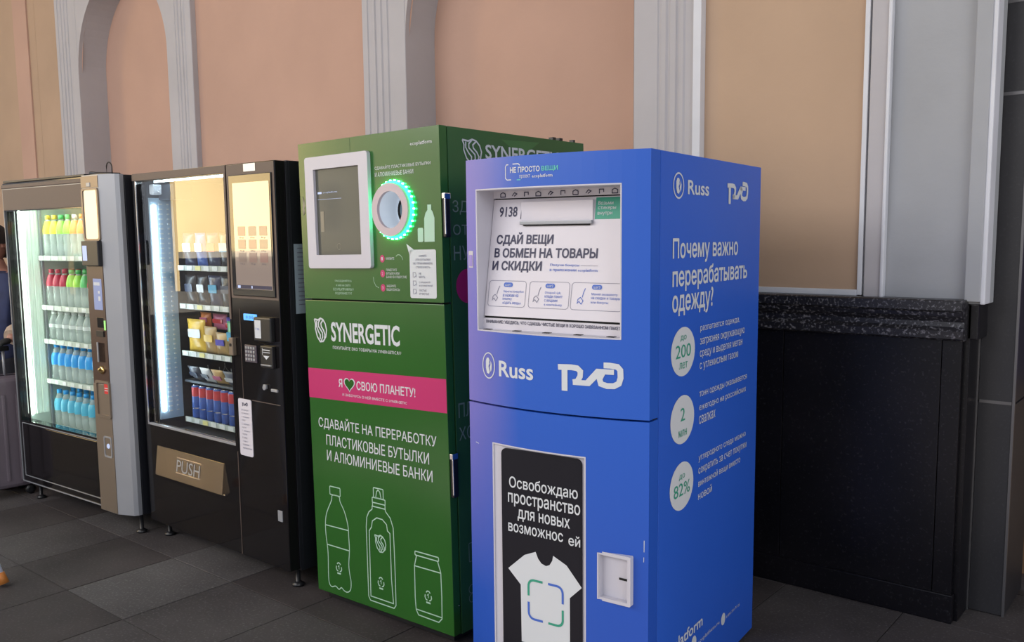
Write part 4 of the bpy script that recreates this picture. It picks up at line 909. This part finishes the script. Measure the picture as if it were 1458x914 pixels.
st = part('instruction_sticker', M['whiteflap'], sd, lambda b: prism(b, rrect(0.839, 0.937, 0.552, 0.805, 0.010), -0.0045, -0.002)); st['label'] = 'long white instruction sticker'
emb_rail(st, 0.868, 0.912, 0.772, 0.790, M['ink'], front(-0.0045), 0.0008)
for i, s in enumerate(['Инструкция', 'по покупке', '1. выберите', 'товар', '2. оплатите', 'картой', '3. заберите', 'покупку', 'в лотке', 'Телефон', 'поддержки', 'круглосуточно']): text(st, s, (0.862, 0.862 + 0.0052 * len(s), 0.752 - i * 0.0155, 0.760 - i * 0.0155), M['inkgrey'], front(-0.0045), 0.0, 0.0008)
# ridges and notice on the right side
for v in (0.008, 0.040, 0.056): pbox('side_ridge', M['mdark'], cb, KW, KW + 0.004, v + 0.006, v + 0.012, KZ + 0.02, KH - 0.004, 0.001) if v > 0.01 else None
nt = pbox('paper_notice', mat('pale_blue_paper', (0.34, 0.42, 0.50), 0.7), cb, KW, KW + 0.0015, 0.075, 0.235, 1.185, 1.475)
for i in range(14): polys(nt, 'lettering', [[(0.090, 1.455 - i * 0.018), (0.21 - 0.02 * (i % 3), 1.455 - i * 0.018), (0.21 - 0.02 * (i % 3), 1.459 - i * 0.018), (0.090, 1.459 - i * 0.018)]], M['inkgrey'], side(KW + 0.0015), 0.0008)

# ---- goods in the snack machine
def world_of(root, u, v, z): return root.matrix_basis @ Vector((u, v, z))
ORD = ['first', 'second', 'third', 'fourth', 'fifth', 'sixth', 'seventh', 'eighth', 'ninth']
goods_mesh = {}
def snack_bag_mesh(w, h, d=0.035):
    b = bmesh.new(); nx, nz = 8, 10; F_, K_ = [], []
    for j in range(nz + 1):
        t = j / nz; zz_ = t * h; bul = (math.sin(PI * min(1, max(0, (t - 0.06) / 0.88))) ** 0.5) if 0.06 < t < 0.94 else 0
        rowf, rowb = [], []
        for i in range(nx + 1):
            s = i / nx; bu = math.sin(PI * s) ** 0.6 * bul * d * 0.5 + (0.0012)
            x = (s - 0.5) * w * (1 - 0.05 * bul)
            rowf.append(b.verts.new((x, -bu, zz_))); rowb.append(b.verts.new((x, bu, zz_)))
        F_.append(rowf); K_.append(rowb)
    for j in range(nz):
        for i in range(nx):
            b.faces.new((F_[j][i], F_[j][i + 1], F_[j + 1][i + 1], F_[j + 1][i])).smooth = True; b.faces.new((K_[j][i], K_[j + 1][i], K_[j + 1][i + 1], K_[j][i + 1])).smooth = True
        b.faces.new((F_[j][0], F_[j + 1][0], K_[j + 1][0], K_[j][0])); b.faces.new((F_[j][nx], K_[j][nx], K_[j + 1][nx], F_[j + 1][nx]))
    for i in range(nx):
        b.faces.new((F_[0][i], K_[0][i], K_[0][i + 1], F_[0][i + 1])); b.faces.new((F_[nz][i], F_[nz][i + 1], K_[nz][i + 1], K_[nz][i]))
    return b
def bag(u, z, w, h, m1, m2, label, v=0.195, lean=0.06, group='snack packs behind the glass', cat='snack bag', name='snack_bag'):
    root = thing(name, label, cat, world_of(kk, u, v, z + 0.001), 0, group); root.rotation_euler = (lean, 0, random.uniform(-0.06, 0.06))
    obj('pouch', snack_bag_mesh(w, h), m1, root)
    b = bmesh.new(); zc = h * 0.55
    prism(b, rrect(-w * 0.33, w * 0.33, zc - h * 0.10, zc + h * 0.16, h * 0.03, 2), -0.0195, -0.0165); obj('pack_emblem', b, m2, root)
    return root
def pm(name, c, r=0.3): return mat(name, c, r, var=0.12, vscale=25)
P_ = {k: pm('pack_' + k, c) for k, c in dict(yellow=(0.80, 0.52, 0.07), tan=(0.50, 0.33, 0.14), blue=(0.05, 0.12, 0.42), navy=(0.02, 0.03, 0.08), black=(0.012, 0.012, 0.016), red=(0.55, 0.04, 0.05), green=(0.10, 0.42, 0.16), cyan=(0.10, 0.40, 0.62), white=(0.7, 0.72, 0.74), orange=(0.75, 0.22, 0.05), pink=(0.60, 0.16, 0.28), grey=(0.10, 0.11, 0.14), violet=(0.08, 0.06, 0.45)).items()}
rows = [(shk[0], 0.165, [('navy', 'white', 'dark blue'), ('blue', 'white', 'blue'), ('navy', 'red', 'navy and red'), ('black', 'cyan', 'black and cyan'), ('grey', 'white', 'grey')], 'top shelf'),
        (shk[1], 0.150, [('black', 'navy', 'black'), ('black', 'white', 'black and white'), ('navy', 'cyan', 'navy and cyan'), ('black', 'grey', 'black and grey'), ('navy', 'white', 'navy')], 'second shelf')]
for z, h, lst, nm in rows:
    for k, (a, b_, cn_) in enumerate(lst):
        bag(0.165 + k * 0.108, z, 0.098, h, P_[a], P_[b_], '%s snack pack, %s from the light panel on the %s' % (cn_, ORD[k], nm))
bag(0.185, shk[2], 0.150, 0.165, P_['yellow'], P_['white'], 'large yellow crisp bag nearest the light panel on the third shelf', lean=0.04, v=0.20)
bag(0.180, shk[2] + 0.110, 0.090, 0.085, P_['orange'], P_['pink'], 'orange pack peeping above the big yellow crisp bag', v=0.255)
bag(0.305, shk[2], 0.110, 0.135, P_['tan'], P_['yellow'], 'tan crisp bag right beside the big yellow bag', v=0.205)
bag(0.300, shk[2] + 0.112, 0.12, 0.08, P_['pink'], P_['red'], 'pink pack leaning above the tan crisp bag', v=0.26)
bag(0.405, shk[2], 0.105, 0.110, P_['tan'], P_['violet'], 'brown crisp bag with violet badge on the third shelf', v=0.205)
bag(0.405, shk[2] + 0.09, 0.095, 0.09, P_['violet'], P_['red'], 'violet pack behind the brown crisp bag', v=0.26)
bag(0.505, shk[2], 0.095, 0.170, P_['green'], P_['cyan'], 'green and blue crisp bag on the third shelf', v=0.205)
for k, (a, b_) in enumerate((('grey', 'navy'), ('white', 'grey'), ('tan', 'pink'), ('grey', 'white'))):
    bag(0.20 + k * 0.105, shk[3], 0.095, 0.085, P_[a], P_[b_], '%s small pack, %s from the light panel on the fourth shelf' % (('dark grey', 'white', 'tan and pink', 'grey and white')[k], ORD[k]), lean=0.5)
# energy drink cans on the bottom shelf
def can_mesh_parts():
    b = bmesh.new(); lathe(b, [(0.022, 0), (0.0265, 0.006), (0.0265, 0.160), (0.022, 0.168)], 16)
    me = bpy.data.meshes.new('can_body'); b.to_mesh(me); b.free(); me.materials.append(P_['blue'])
    b = bmesh.new(); lathe(b, [(0.0268, 0.112), (0.0268, 0.158)], 16, caps=False); m2 = bpy.data.meshes.new('top_band'); b.to_mesh(m2); b.free(); m2.materials.append(P_['red'])
    b = bmesh.new(); lathe(b, [(0.0225, 0.166), (0.0225, 0.171), (0.020, 0.169)], 16); m3 = bpy.data.meshes.new('lid'); b.to_mesh(m3); b.free(); m3.materials.append(M['chrome'])
    b = bmesh.new(); lathe(b, [(0.0268, 0.050), (0.0268, 0.054)], 16, caps=False); m4 = bpy.data.meshes.new('stripe'); b.to_mesh(m4); b.free(); m4.materials.append(M['chrome'])
    return [('can_body', me), ('top_band', m2), ('lid', m3), ('stripe', m4)]
cparts = can_mesh_parts()
for k in range(7):
    r = thing('drink_can', 'red and blue energy drink can, %s from the light panel on the lowest shelf' % ORD[k], 'can', world_of(kk, 0.150 + k * 0.066, 0.20, shk[4] + 0.001), 0.3 * k, 'energy drink cans on the lowest shelf')
    for n_, me in cparts:
        o = bpy.data.objects.new(n_, me); C.objects.link(o); o.parent = r

# ================================================================ DRINKS MACHINE
LW, LD, LH, LZ = 1.1665, 0.80, 1.8153, 0.104
lk = thing('drinks_vending_machine', 'dark machine full of bottled drinks with a silver payment column', 'vending machine', (-5.4597, 2.0786, 0), 0.0472)
HL = (0.030, 0.876, 0.474, 1.660)
cavl = (0.045, 0.885, 0.66, 0.40, 1.70)
cbl, dl, _ = shell(lk, LW, LD, LZ, LH, HL, M['mdark'], M['machine'], cavl, M['ivory'], 0.890)
feet(lk, LW, LD, LZ)
pbox('header', M['bronze'], dl, 0.010, 0.886, -0.006, 0.0, 1.665, 1.780, 0.002)
pbox('header_rim', M['bronze'], dl, 0.006, 0.890, -0.012, 0.0, 1.784, 1.806, 0.004)
pbox('lower_panel', M['machine'], dl, 0.052, 0.862, -0.005, 0.0, 0.165, 0.455, 0.002)
def thinframe(b):
    frame_prism(b, rrect(0.040, 0.874, 0.150, 0.462, 0.004), rrect(0.0435, 0.8705, 0.1535, 0.4585, 0.003), -0.004, 0.0)
    frame_prism(b, rrect(0.006, 0.888, 0.114, 1.784, 0.004), rrect(0.0105, 0.8835, 0.1185, 1.7795, 0.003), -0.005, 0.0)
part('edge_trim', M['silver'], dl, thinframe)
pbox('cable_under_roof', M['lblack'], lk, 0.02, 0.90, -0.004, 0.03, LH, LH + 0.012, 0.003)
# payment column
def column(b):
    pts = [(0.893, 0.05), (0.893, -0.012), (0.905, -0.020), (1.062, -0.020), (1.155, 0.012), (LW, 0.030), (LW, 0.05)]
    A = [b.verts.new((p[0], p[1], LZ + 0.002)) for p in pts]; B_ = [b.verts.new((p[0], p[1], LH + 0.002)) for p in pts]; n = len(pts)
    for i in range(n): b.faces.new((A[i], A[(i + 1) % n], B_[(i + 1) % n], B_[i]))
    b.faces.new(A); b.faces.new(B_[::-1])
cm = part('payment_column', M['silver'], lk, column); cm['label'] = 'silver payment column'
Fc = front(-0.020)
def cbx(name, m, x0, x1, z0, z1, d=0.003, bev=0.001, parent=None): return pbox(name, m, parent or cm, x0, x1, -0.020 - d, -0.019, z0, z1, bev)
cbx('champagne_face', M['gold'], 0.900, 1.060, 1.755, 1.812)
cbx('champagne_face', M['gold'], 0.900, 1.060, LZ + 0.004, 0.770)
cbx('brown_face', M['brown'], 0.905, 1.060, 0.772, 1.368)
cs = part('column_screen', M['screenk'], cm, lambda b: prism(b, rrect(0.918, 1.048, 1.500, 1.745, 0.012), -0.024, -0.019))
part('screen_rim', M['gold'], cm, lambda b: frame_prism(b, rrect(0.905, 1.061, 1.494, 1.752, 0.016), rrect(0.918, 1.048, 1.503, 1.743, 0.012), -0.028, -0.019))
pbox('key_tab', M['silver'], cm, 0.955, 0.990, -0.026, -0.019, 1.760, 1.780, 0.002)
ct = cbx('card_terminal', M['lblack'], 0.905, 1.062, 1.368, 1.494, 0.024, 0.005)
polys(ct, 'terminal_display', [rrect(0.918, 0.960, 1.395, 1.470, 0.003)], M['lcdw'], front(-0.044), 0.001)
lc2 = cbx('menu_display', M['lcdv'], 0.960, 1.040, 1.150, 1.306, 0.004, 0.002)
polys(lc2, 'menu_print', [[(0.968, 1.272), (1.025, 1.272), (1.025, 1.288), (0.968, 1.288)], [(1.005, 1.232), (1.022, 1.232), (1.022, 1.246), (1.005, 1.246)], [(1.005, 1.195), (1.026, 1.195), (1.026, 1.218), (1.005, 1.218)]], M['paper'], front(-0.024), 0.001)
cbx('button_window', M['bezel'], 0.978, 1.040, 1.060, 1.112, 0.004)
cbx('green_lamp', emis('green_indicator', (0.4, 0.9, 0.25), 0.8), 1.044, 1.056, 1.050, 1.098, 0.006)
cbx('banknote_mouth', M['lblack'], 0.972, 1.040, 1.015, 1.045, 0.010)
cbx('card_slot', M['bezel'], 0.965, 1.035, 0.885, 0.985, 0.003)
cbx('slot_lip', M['silver'], 0.965, 0.975, 0.885, 0.985, 0.008)
cnl = part('coin_knob', M['brass'], cm, lambda b: (lathe(b, [(0.014, -0.034), (0.020, -0.030), (0.022, -0.019)], 18, 0.998, 0.846, 'Y'), bbox(b, 0.975, 1.028, -0.034, -0.026, 0.838, 0.852, 0.003)))
part('coin_tray_frame', M['gold'], cm, lambda b: frame_prism(b, rrect(0.930, 1.062, 0.600, 0.790, 0.010), rrect(0.942, 1.052, 0.615, 0.778, 0.008), -0.030, -0.019))
cbx('coin_tray', M['lcdv'] if False else M['silver'], 0.942, 1.052, 0.615, 0.778, 0.001, 0)
cbx('red_label', mat('red_label', (0.65, 0.03, 0.03), 0.5), 1.006, 1.050, 0.725, 0.775, 0.004)
for z in (0.740, 0.752): cbx('label_line', M['paper'], 1.010, 1.044, z, z + 0.004, 0.0046, 0)
part('service_lock', M['silver'], cm, lambda b: frame_prism(b, rrect(0.972, 1.046, 0.395, 0.505, 0.012), rrect(0.980, 1.038, 0.404, 0.497, 0.010), -0.026, -0.019))
part('lock_dial', M['lcdw'], cm, lambda b: lathe(b, [(0.012, -0.026), (0.014, -0.019)], 16, 1.012, 0.455, 'Y'))
# cable loop on the roof
wr = tag(part('cable_tie', M['lblack'], None, lambda b: tube(b, [(-4.492, 2.20, 1.822), (-4.492, 2.20, 1.865), (-4.485, 2.20, 1.878), (-4.472, 2.20, 1.884), (-4.455, 2.20, 1.882), (-4.442, 2.20, 1.872), (-4.437, 2.20, 1.860), (-4.437, 2.20, 1.822)], 0.003)), 'thin dark wire loop standing on the roof of the drinks machine', 'wire')
wd_ = tag(part('rolled_bracket', M['lblack'], None, lambda b: (tube(b, [(-4.66, 2.20, 1.838), (-4.60, 2.20, 1.834), (-4.47, 2.20, 1.828), (-4.40, 2.22, 1.824)], 0.007, 8, [0.011, 0.009, 0.007, 0.006]),)), 'short black rod lying on the roof of the drinks machine', 'rod')
# lit interior at the left: ribbed sheet and LED
def ribbed(b):
    for k in range(5):
        v0 = 0.058 + k * 0.019
        bbox(b, 0.046, 0.052 + 0.004 * (k % 2), v0, v0 + 0.0155, 0.50, 1.68, 0.002)
pbox('shelf_post', M['silver'], lk, 0.046, 0.060, 0.158, 0.172, 0.42, 1.68, 0.002)
part('ribbed_light_panel', M['ivoryrib'], lk, ribbed)
pbox('led_tube', M['ledg'], lk, 0.048, 0.058, 0.052, 0.058, 0.50, 1.68)
pbox('top_led', M['ledg'], lk, 0.08, 0.86, 0.056, 0.068, 1.678, 1.686)
shl = [1.405, 1.122, 0.926, 0.694, 0.425]
for i, z in enumerate(shl):
    s = pbox('shelf', M['shelfm'], lk, 0.062, 0.880, 0.150, 0.62, z - 0.010, z, 0.001)
    pbox('shelf_rail', M['shelfm'], s, 0.062, 0.880, 0.140, 0.150, z - 0.022, z + 0.006, 0.002)
    for k in range(9): pbox('price_tag', M['tag'], s, 0.078 + k * 0.088, 0.118 + k * 0.088, 0.137, 0.1405, z - 0.019, z + 0.003)
BM = {}
def bottle_meshes(kind):
    if kind in BM: return BM[kind]
    H_ = {'juice': 0.232, 'soda': 0.208, 'water': 0.165, 'blue': 0.205}[kind]; r = 0.031
    b = bmesh.new()
    lathe(b, [(0.022, 0), (r, 0.006), (r, H_ * 0.28), (r * 0.92, H_ * 0.32), (r, H_ * 0.36), (r, H_ * 0.62), (r * 0.85, H_ * 0.72), (0.014, H_ * 0.88), (0.012, H_ * 0.95)], 14)
    body = bpy.data.meshes.new('bottle_body'); b.to_mesh(body); b.free()
    b = bmesh.new(); lathe(b, [(0.0145, H_ * 0.90), (0.0145, H_), (0.012, H_ + 0.002)], 12); capm = bpy.data.meshes.new('cap'); b.to_mesh(capm); b.free()
    b = bmesh.new()
    if kind in ('juice', 'soda'): lathe(b, [(r * 1.02, H_ * 0.55), (r * 1.02, H_ * 0.64), (r * 0.88, H_ * 0.74), (0.018, H_ * 0.86)], 14, caps=False)
    elif kind == 'blue': lathe(b, [(r * 1.02, H_ * 0.42), (r * 1.02, H_ * 0.62), (r * 0.88, H_ * 0.72), (r * 0.75, H_ * 0.76)], 14, caps=False)
    else: lathe(b, [(r * 1.02, H_ * 0.44), (r * 1.02, H_ * 0.56)], 14, caps=False)
    wrap = bpy.data.meshes.new('wrap'); b.to_mesh(wrap); b.free()
    BM[kind] = (body, capm, wrap); return BM[kind]
clearp = clear_plastic('clear_pet', (0.78, 0.88, 0.84), 0.35); bluep = clear_plastic('blue_pet', (0.45, 0.75, 0.90), 0.45)
BC = {}
def bmat(name, c):
    if name not in BC: BC[name] = mat('drink_' + name, c, 0.3)
    return BC[name]
def bottle(u, v, z, kind, bodym, capc, wrapc, label, group):
    r = thing('drink_bottle', label, 'bottle', world_of(lk, u, v, z + 0.001), random.uniform(-0.2, 0.2), group)
    for n_, me, mm in zip(('bottle_body', 'cap', 'wrap'), bottle_meshes(kind), (bodym, capc, wrapc)):
        o = bpy.data.objects.new(n_, me); C.objects.link(o); o.parent = r
        if not me.materials: me.materials.append(None)
        o.material_slots[0].link = 'OBJECT'; o.material_slots[0].material = mm
colr = {'yellow': (0.85, 0.62, 0.06), 'lime': (0.35, 0.72, 0.08), 'orange': (0.95, 0.30, 0.06), 'green': (0.10, 0.50, 0.14), 'red': (0.50, 0.03, 0.07), 'blue': (0.04, 0.38, 0.85), 'cyan': (0.10, 0.50, 0.70), 'white': (0.75, 0.8, 0.78), 'dblue': (0.03, 0.10, 0.30)}
cm_ = lambda n: bmat(n, colr[n])
shelves = [('top shelf', 'juice', ['yellow', 'yellow', 'lime', 'lime', 'orange', 'orange', 'yellow', 'lime'], ['yellow', 'yellow', 'green', 'green', 'white', 'orange', 'yellow', 'green'], ['yellow', 'yellow', 'lime', 'lime', 'orange', 'orange', 'yellow', 'lime']),
           ('second shelf', 'soda', ['white'] * 8, ['red', 'red', 'red', 'green', 'green', 'green', 'red', 'green'], ['red', 'red', 'red', 'lime', 'lime', 'green', 'red', 'green']),
           ('third shelf', 'water', ['white'] * 8, ['white'] * 8, ['white'] * 8),
           ('fourth shelf', 'blue', ['cyan'] * 8, ['blue'] * 8, ['blue'] * 8),
           ('bottom shelf', 'blue', ['cyan'] * 8, ['blue'] * 8, ['cyan'] * 8)]
for si, (nm, kind, bod, caps_, wraps) in enumerate(shelves):
    z = shl[si]
    for row in range(2):
        for k in range(7 if row == 0 else 6):
            u = 0.105 + k * 0.076; v = 0.188 + row * 0.080
            desc = {'juice': '%s juice bottle' % bod[k], 'soda': 'clear bottle with %s cap' % caps_[k], 'water': 'small clear bottle with pale cap', 'blue': 'water bottle with blue cap'}[kind]
            lab = '%s, %s along the %s%s' % (desc, ORD[k], nm, '' if row == 0 else ', in the second row')
            bm_ = clearp
            if kind == 'juice': bm_ = clearp
            bottle(u, v, z, kind, bm_, cm_(caps_[k]), cm_(wraps[k]), lab, 'bottles on the %s of the drinks machine' % nm)

# ================================================================ PERSON, SUITCASE, STAND (left edge)
def skinned(name, joints, bones, m, parent, sub=2, root=0):
    me = bpy.data.meshes.new(name); me.from_pydata([j[:3] for j in joints], bones, []); me.update()
    o = bpy.data.objects.new(name, me); C.objects.link(o)
    md = o.modifiers.new('s', 'SKIN'); md.use_smooth_shade = True
    for i, v in enumerate(me.skin_vertices[0].data):
        r = joints[i][3]; v.radius = r if isinstance(r, tuple) else (r, r); v.use_root = (i == root)
    ms = o.modifiers.new('d', 'SUBSURF'); ms.levels = sub
    dg = bpy.context.evaluated_depsgraph_get(); dg.update()
    m2 = bpy.data.meshes.new_from_object(o.evaluated_get(dg)); bpy.data.objects.remove(o); m2.materials.clear(); m2.materials.append(m)
    for p in m2.polygons: p.use_smooth = True
    o = bpy.data.objects.new(name, m2); C.objects.link(o); o.parent = parent; return o
# local frame: +X is the figure's left side seen from behind... figure faces -Y, rotated as a whole
pr = thing('person', 'person in navy quilted jacket standing beside the drinks machine holding a case', 'person', (-5.93, 2.20, 0), 0.35)
skinned('body', [(0, 0, 0.88, 0.06), (0, 0, 1.02, 0.085), (0, -0.005, 1.20, (0.13, 0.10)), (0, 0, 1.31, 0.06), (0, -0.005, 1.36, 0.045), (0, -0.012, 1.40, 0.048),
                 (-0.16, 0.01, 1.27, 0.05), (-0.21, 0.02, 1.05, 0.042), (-0.20, -0.08, 0.86, 0.034), (-0.195, -0.11, 0.80, 0.028),
                 (0.16, 0.01, 1.27, 0.05), (0.22, 0.00, 1.06, 0.042), (0.27, -0.14, 0.95, 0.034), (0.295, -0.21, 0.925, 0.026),
                 (-0.075, 0, 0.76, 0.055), (-0.09, -0.01, 0.46, 0.048), (-0.095, 0.01, 0.09, 0.042),
                 (0.075, 0, 0.76, 0.055), (0.09, -0.01, 0.46, 0.048), (0.095, 0.01, 0.09, 0.042)],
        [(0, 1), (1, 2), (2, 3), (3, 4), (4, 5), (2, 6), (6, 7), (7, 8), (8, 9), (2, 10), (10, 11), (11, 12), (12, 13), (0, 14), (14, 15), (15, 16), (0, 17), (17, 18), (18, 19)], M['skin'], pr)
skinned('jacket', [(0, 0, 0.70, (0.185, 0.145)), (0, 0, 0.90, (0.170, 0.130)), (0, -0.005, 1.15, (0.165, 0.125)), (0, 0, 1.28, (0.12, 0.09)), (0, 0, 1.335, (0.062, 0.062)),
                   (-0.17, 0.01, 1.265, 0.068), (-0.215, 0.02, 1.05, 0.060), (-0.197, -0.095, 0.84, 0.046), (0.17, 0.01, 1.265, 0.068), (0.225, 0.00, 1.06, 0.060), (0.265, -0.12, 0.965, 0.052)],
        [(0, 1), (1, 2), (2, 3), (3, 4), (2, 5), (5, 6), (6, 7), (2, 8), (8, 9), (9, 10)], M['navy'], pr)
skinned('trousers', [(0, 0, 0.90, (0.150, 0.118)), (-0.085, 0, 0.72, 0.108), (-0.09, -0.01, 0.46, 0.084), (-0.095, 0.01, 0.08, 0.070), (0.085, 0, 0.72, 0.108), (0.09, -0.01, 0.46, 0.080), (0.095, 0.01, 0.08, 0.068)],
        [(0, 1), (1, 2), (2, 3), (0, 4), (4, 5), (5, 6)], M['trouser'], pr)
def head(b):
    bmesh.ops.create_uvsphere(b, u_segments=24, v_segments=18, radius=1)
    for v in b.verts:
        x, y, z = v.co
        s = 1 - 0.28 * max(0, -z) ** 1.3
        fx = 0.072 * s; fy = 0.088 * (1 - 0.12 * max(0, -z))
        X, Y_, Z = x * fx, y * fy, z * 0.108
        if y < -0.5:
            if abs(x) < 0.16 and -0.35 < z < 0.15: Y_ -= 0.016 * (1 - abs(x) / 0.16) * (0.5 - (z - 0.15))
            if 0.05 < abs(x) < 0.55 and 0.0 < z < 0.28: Y_ += 0.008
            if abs(x) < 0.35 and -0.62 < z < -0.46: Y_ -= 0.005
        v.co = (X, Y_ - 0.018, Z + 1.475)
    for f in b.faces: f.smooth = True
hd = part('head', M['skin'], pr, head)
for s in (-1, 1):
    part('eye', M['ink'], hd, lambda b: bmesh.ops.create_uvsphere(b, u_segments=10, v_segments=8, radius=0.0075), (s * 0.027, -0.088, 1.492))
    pbox('eyebrow', M['hair'], hd, s * 0.027 - 0.014, s * 0.027 + 0.014, -0.1015, -0.092, 1.512, 1.516, 0.001)
    part('ear', M['skin'], hd, lambda b: bbox(b, s * 0.066 - 0.006, s * 0.066 + 0.010, -0.025, 0.012, 1.455, 1.510, 0.006))
pbox('mouth', M['shoe'], hd, -0.020, 0.020, -0.1005, -0.090, 1.421, 1.428, 0.002)
def hairf(b):
    bmesh.ops.create_uvsphere(b, u_segments=24, v_segments=16, radius=1)
    bmesh.ops.delete(b, geom=[v for v in b.verts if v.co.z < -0.05 and v.co.y < 0.1 or (v.co.y < -0.55 and v.co.z < 0.45) or v.co.z < -0.75], context='VERTS')
    for v in b.verts: v.co = (v.co.x * 0.083, v.co.y * 0.100 - 0.008, v.co.z * 0.122 + 1.480)
    for f in b.faces: f.smooth = True
part('hair', M['hair'], pr, hairf)
for s in (-1, 1): part('shoe', M['shoe'], pr, lambda b: bbox(b, s * 0.095 - 0.045, s * 0.095 + 0.045, -0.19, 0.09, 0.0, 0.085, 0.030, 3))
cu = part('fur_cuff', M['fur'], pr, lambda b: tube(b, [(0.262, -0.105, 0.970), (0.278, -0.150, 0.950), (0.290, -0.185, 0.935)], 0.05, 14, [0.054, 0.062, 0.050]))
cu['label'] = 'tan fur cuff of the jacket sleeve'
def hand(ox, oy, oz, sgn, curl):
    J = [(ox, oy, oz, 0.022), (ox + 0.0 * sgn, oy - 0.035, oz - 0.010, (0.034, 0.016)), (ox, oy - 0.070, oz - 0.018, (0.036, 0.014))]; E_ = [(0, 1), (1, 2)]
    for f, (dx, ln) in enumerate(((-0.028, 0.062), (-0.010, 0.072), (0.010, 0.068), (0.027, 0.054))):
        b0 = len(J); dx *= sgn
        J += [(ox + dx, oy - 0.082, oz - 0.020, 0.009), (ox + dx, oy - 0.082 - ln * 0.45, oz - 0.026 - curl * 0.3, 0.0085), (ox + dx, oy - 0.082 - ln * 0.55, oz - 0.030 - curl, 0.008), (ox + dx, oy - 0.082 - ln * 0.25, oz - 0.034 - curl * 1.3, 0.0075)]
        E_ += [(2, b0), (b0, b0 + 1), (b0 + 1, b0 + 2), (b0 + 2, b0 + 3)]
    b0 = len(J); J += [(ox - 0.036 * sgn, oy - 0.045, oz - 0.022, 0.011), (ox - 0.046 * sgn, oy - 0.075, oz - 0.036, 0.010), (ox - 0.030 * sgn, oy - 0.098, oz - 0.046, 0.009)]; E_ += [(1, b0), (b0, b0 + 1), (b0 + 1, b0 + 2)]
    return J, E_
J, E_ = hand(0.297, -0.205, 0.925, 1, 0.030); hn = skinned('hand', J, E_, M['phone'], pr, 2); hn['label'] = 'black gloved hand'
J, E_ = hand(-0.195, -0.100, 0.800, -1, 0.020); skinned('hand', J, E_, M['skin'], pr, 2)
# suitcase
sc_ = thing('suitcase', 'mauve grey hard suitcase beside the drinks machine', 'suitcase', (-5.655, 2.02, 0), 1.50)
part('shell', M['case'], sc_, lambda b: bbox(b, -0.19, 0.19, -0.10, 0.10, 0.05, 0.71, 0.045, 4))
part('zip_seam', M['lblack'], sc_, lambda b: frame_prism(b, rrect(-0.193, 0.193, 0.047, 0.713, 0.05), rrect(-0.186, 0.186, 0.054, 0.706, 0.046), -0.006, 0.006))
for k in range(4): part('rib', M['case'], sc_, lambda b: bbox(b, -0.135 + k * 0.075, -0.115 + k * 0.075, -0.106, -0.094, 0.10, 0.61, 0.005))
for x in (-0.14, 0.14):
    for y in (-0.08, 0.08): part('wheel', M['lblack'], sc_, lambda b: lathe(b, [(0.012, y - 0.014), (0.027, y - 0.012), (0.027, y + 0.012), (0.012, y + 0.014)], 16, x, 0.027, 'Y'))
hd_ = part('pull_handle', M['silver'], sc_, lambda b: (tube(b, [(-0.09, 0.0, 0.70), (-0.09, 0.0, 0.86)], 0.008), tube(b, [(0.07, 0.0, 0.70), (0.07, 0.0, 0.86)], 0.008)))
part('grip', M['lblack'], hd_, lambda b: bbox(b, -0.12, 0.10, -0.018, 0.018, 0.855, 0.885, 0.008))
# folding stand with orange feet, mostly outside the picture
td = thing('folding_stand', 'pale blue tubular leg with an orange rubber foot on the tiles', 'stand', (-4.42, 1.30, 0), 0)
top = (0, 0, 0.92)
for a, (fx, fy) in enumerate(((0.285, 0.165), (-0.27, 0.14), (0.0, -0.30))):
    lg_ = part('leg', M['tube'], td, lambda b: tube(b, [top, (fx, fy, 0.03)], 0.010, 12))
    part('rubber_foot', M['orange'], lg_, lambda b: tube(b, [(fx * 0.955, fy * 0.955, 0.060), (fx, fy, 0.0115)], 0.018, 14, [0.016, 0.022]))
part('hub', M['tube'], td, lambda b: lathe(b, [(0.03, 0.89), (0.035, 0.91), (0.03, 0.95), (0.012, 0.97)], 16))
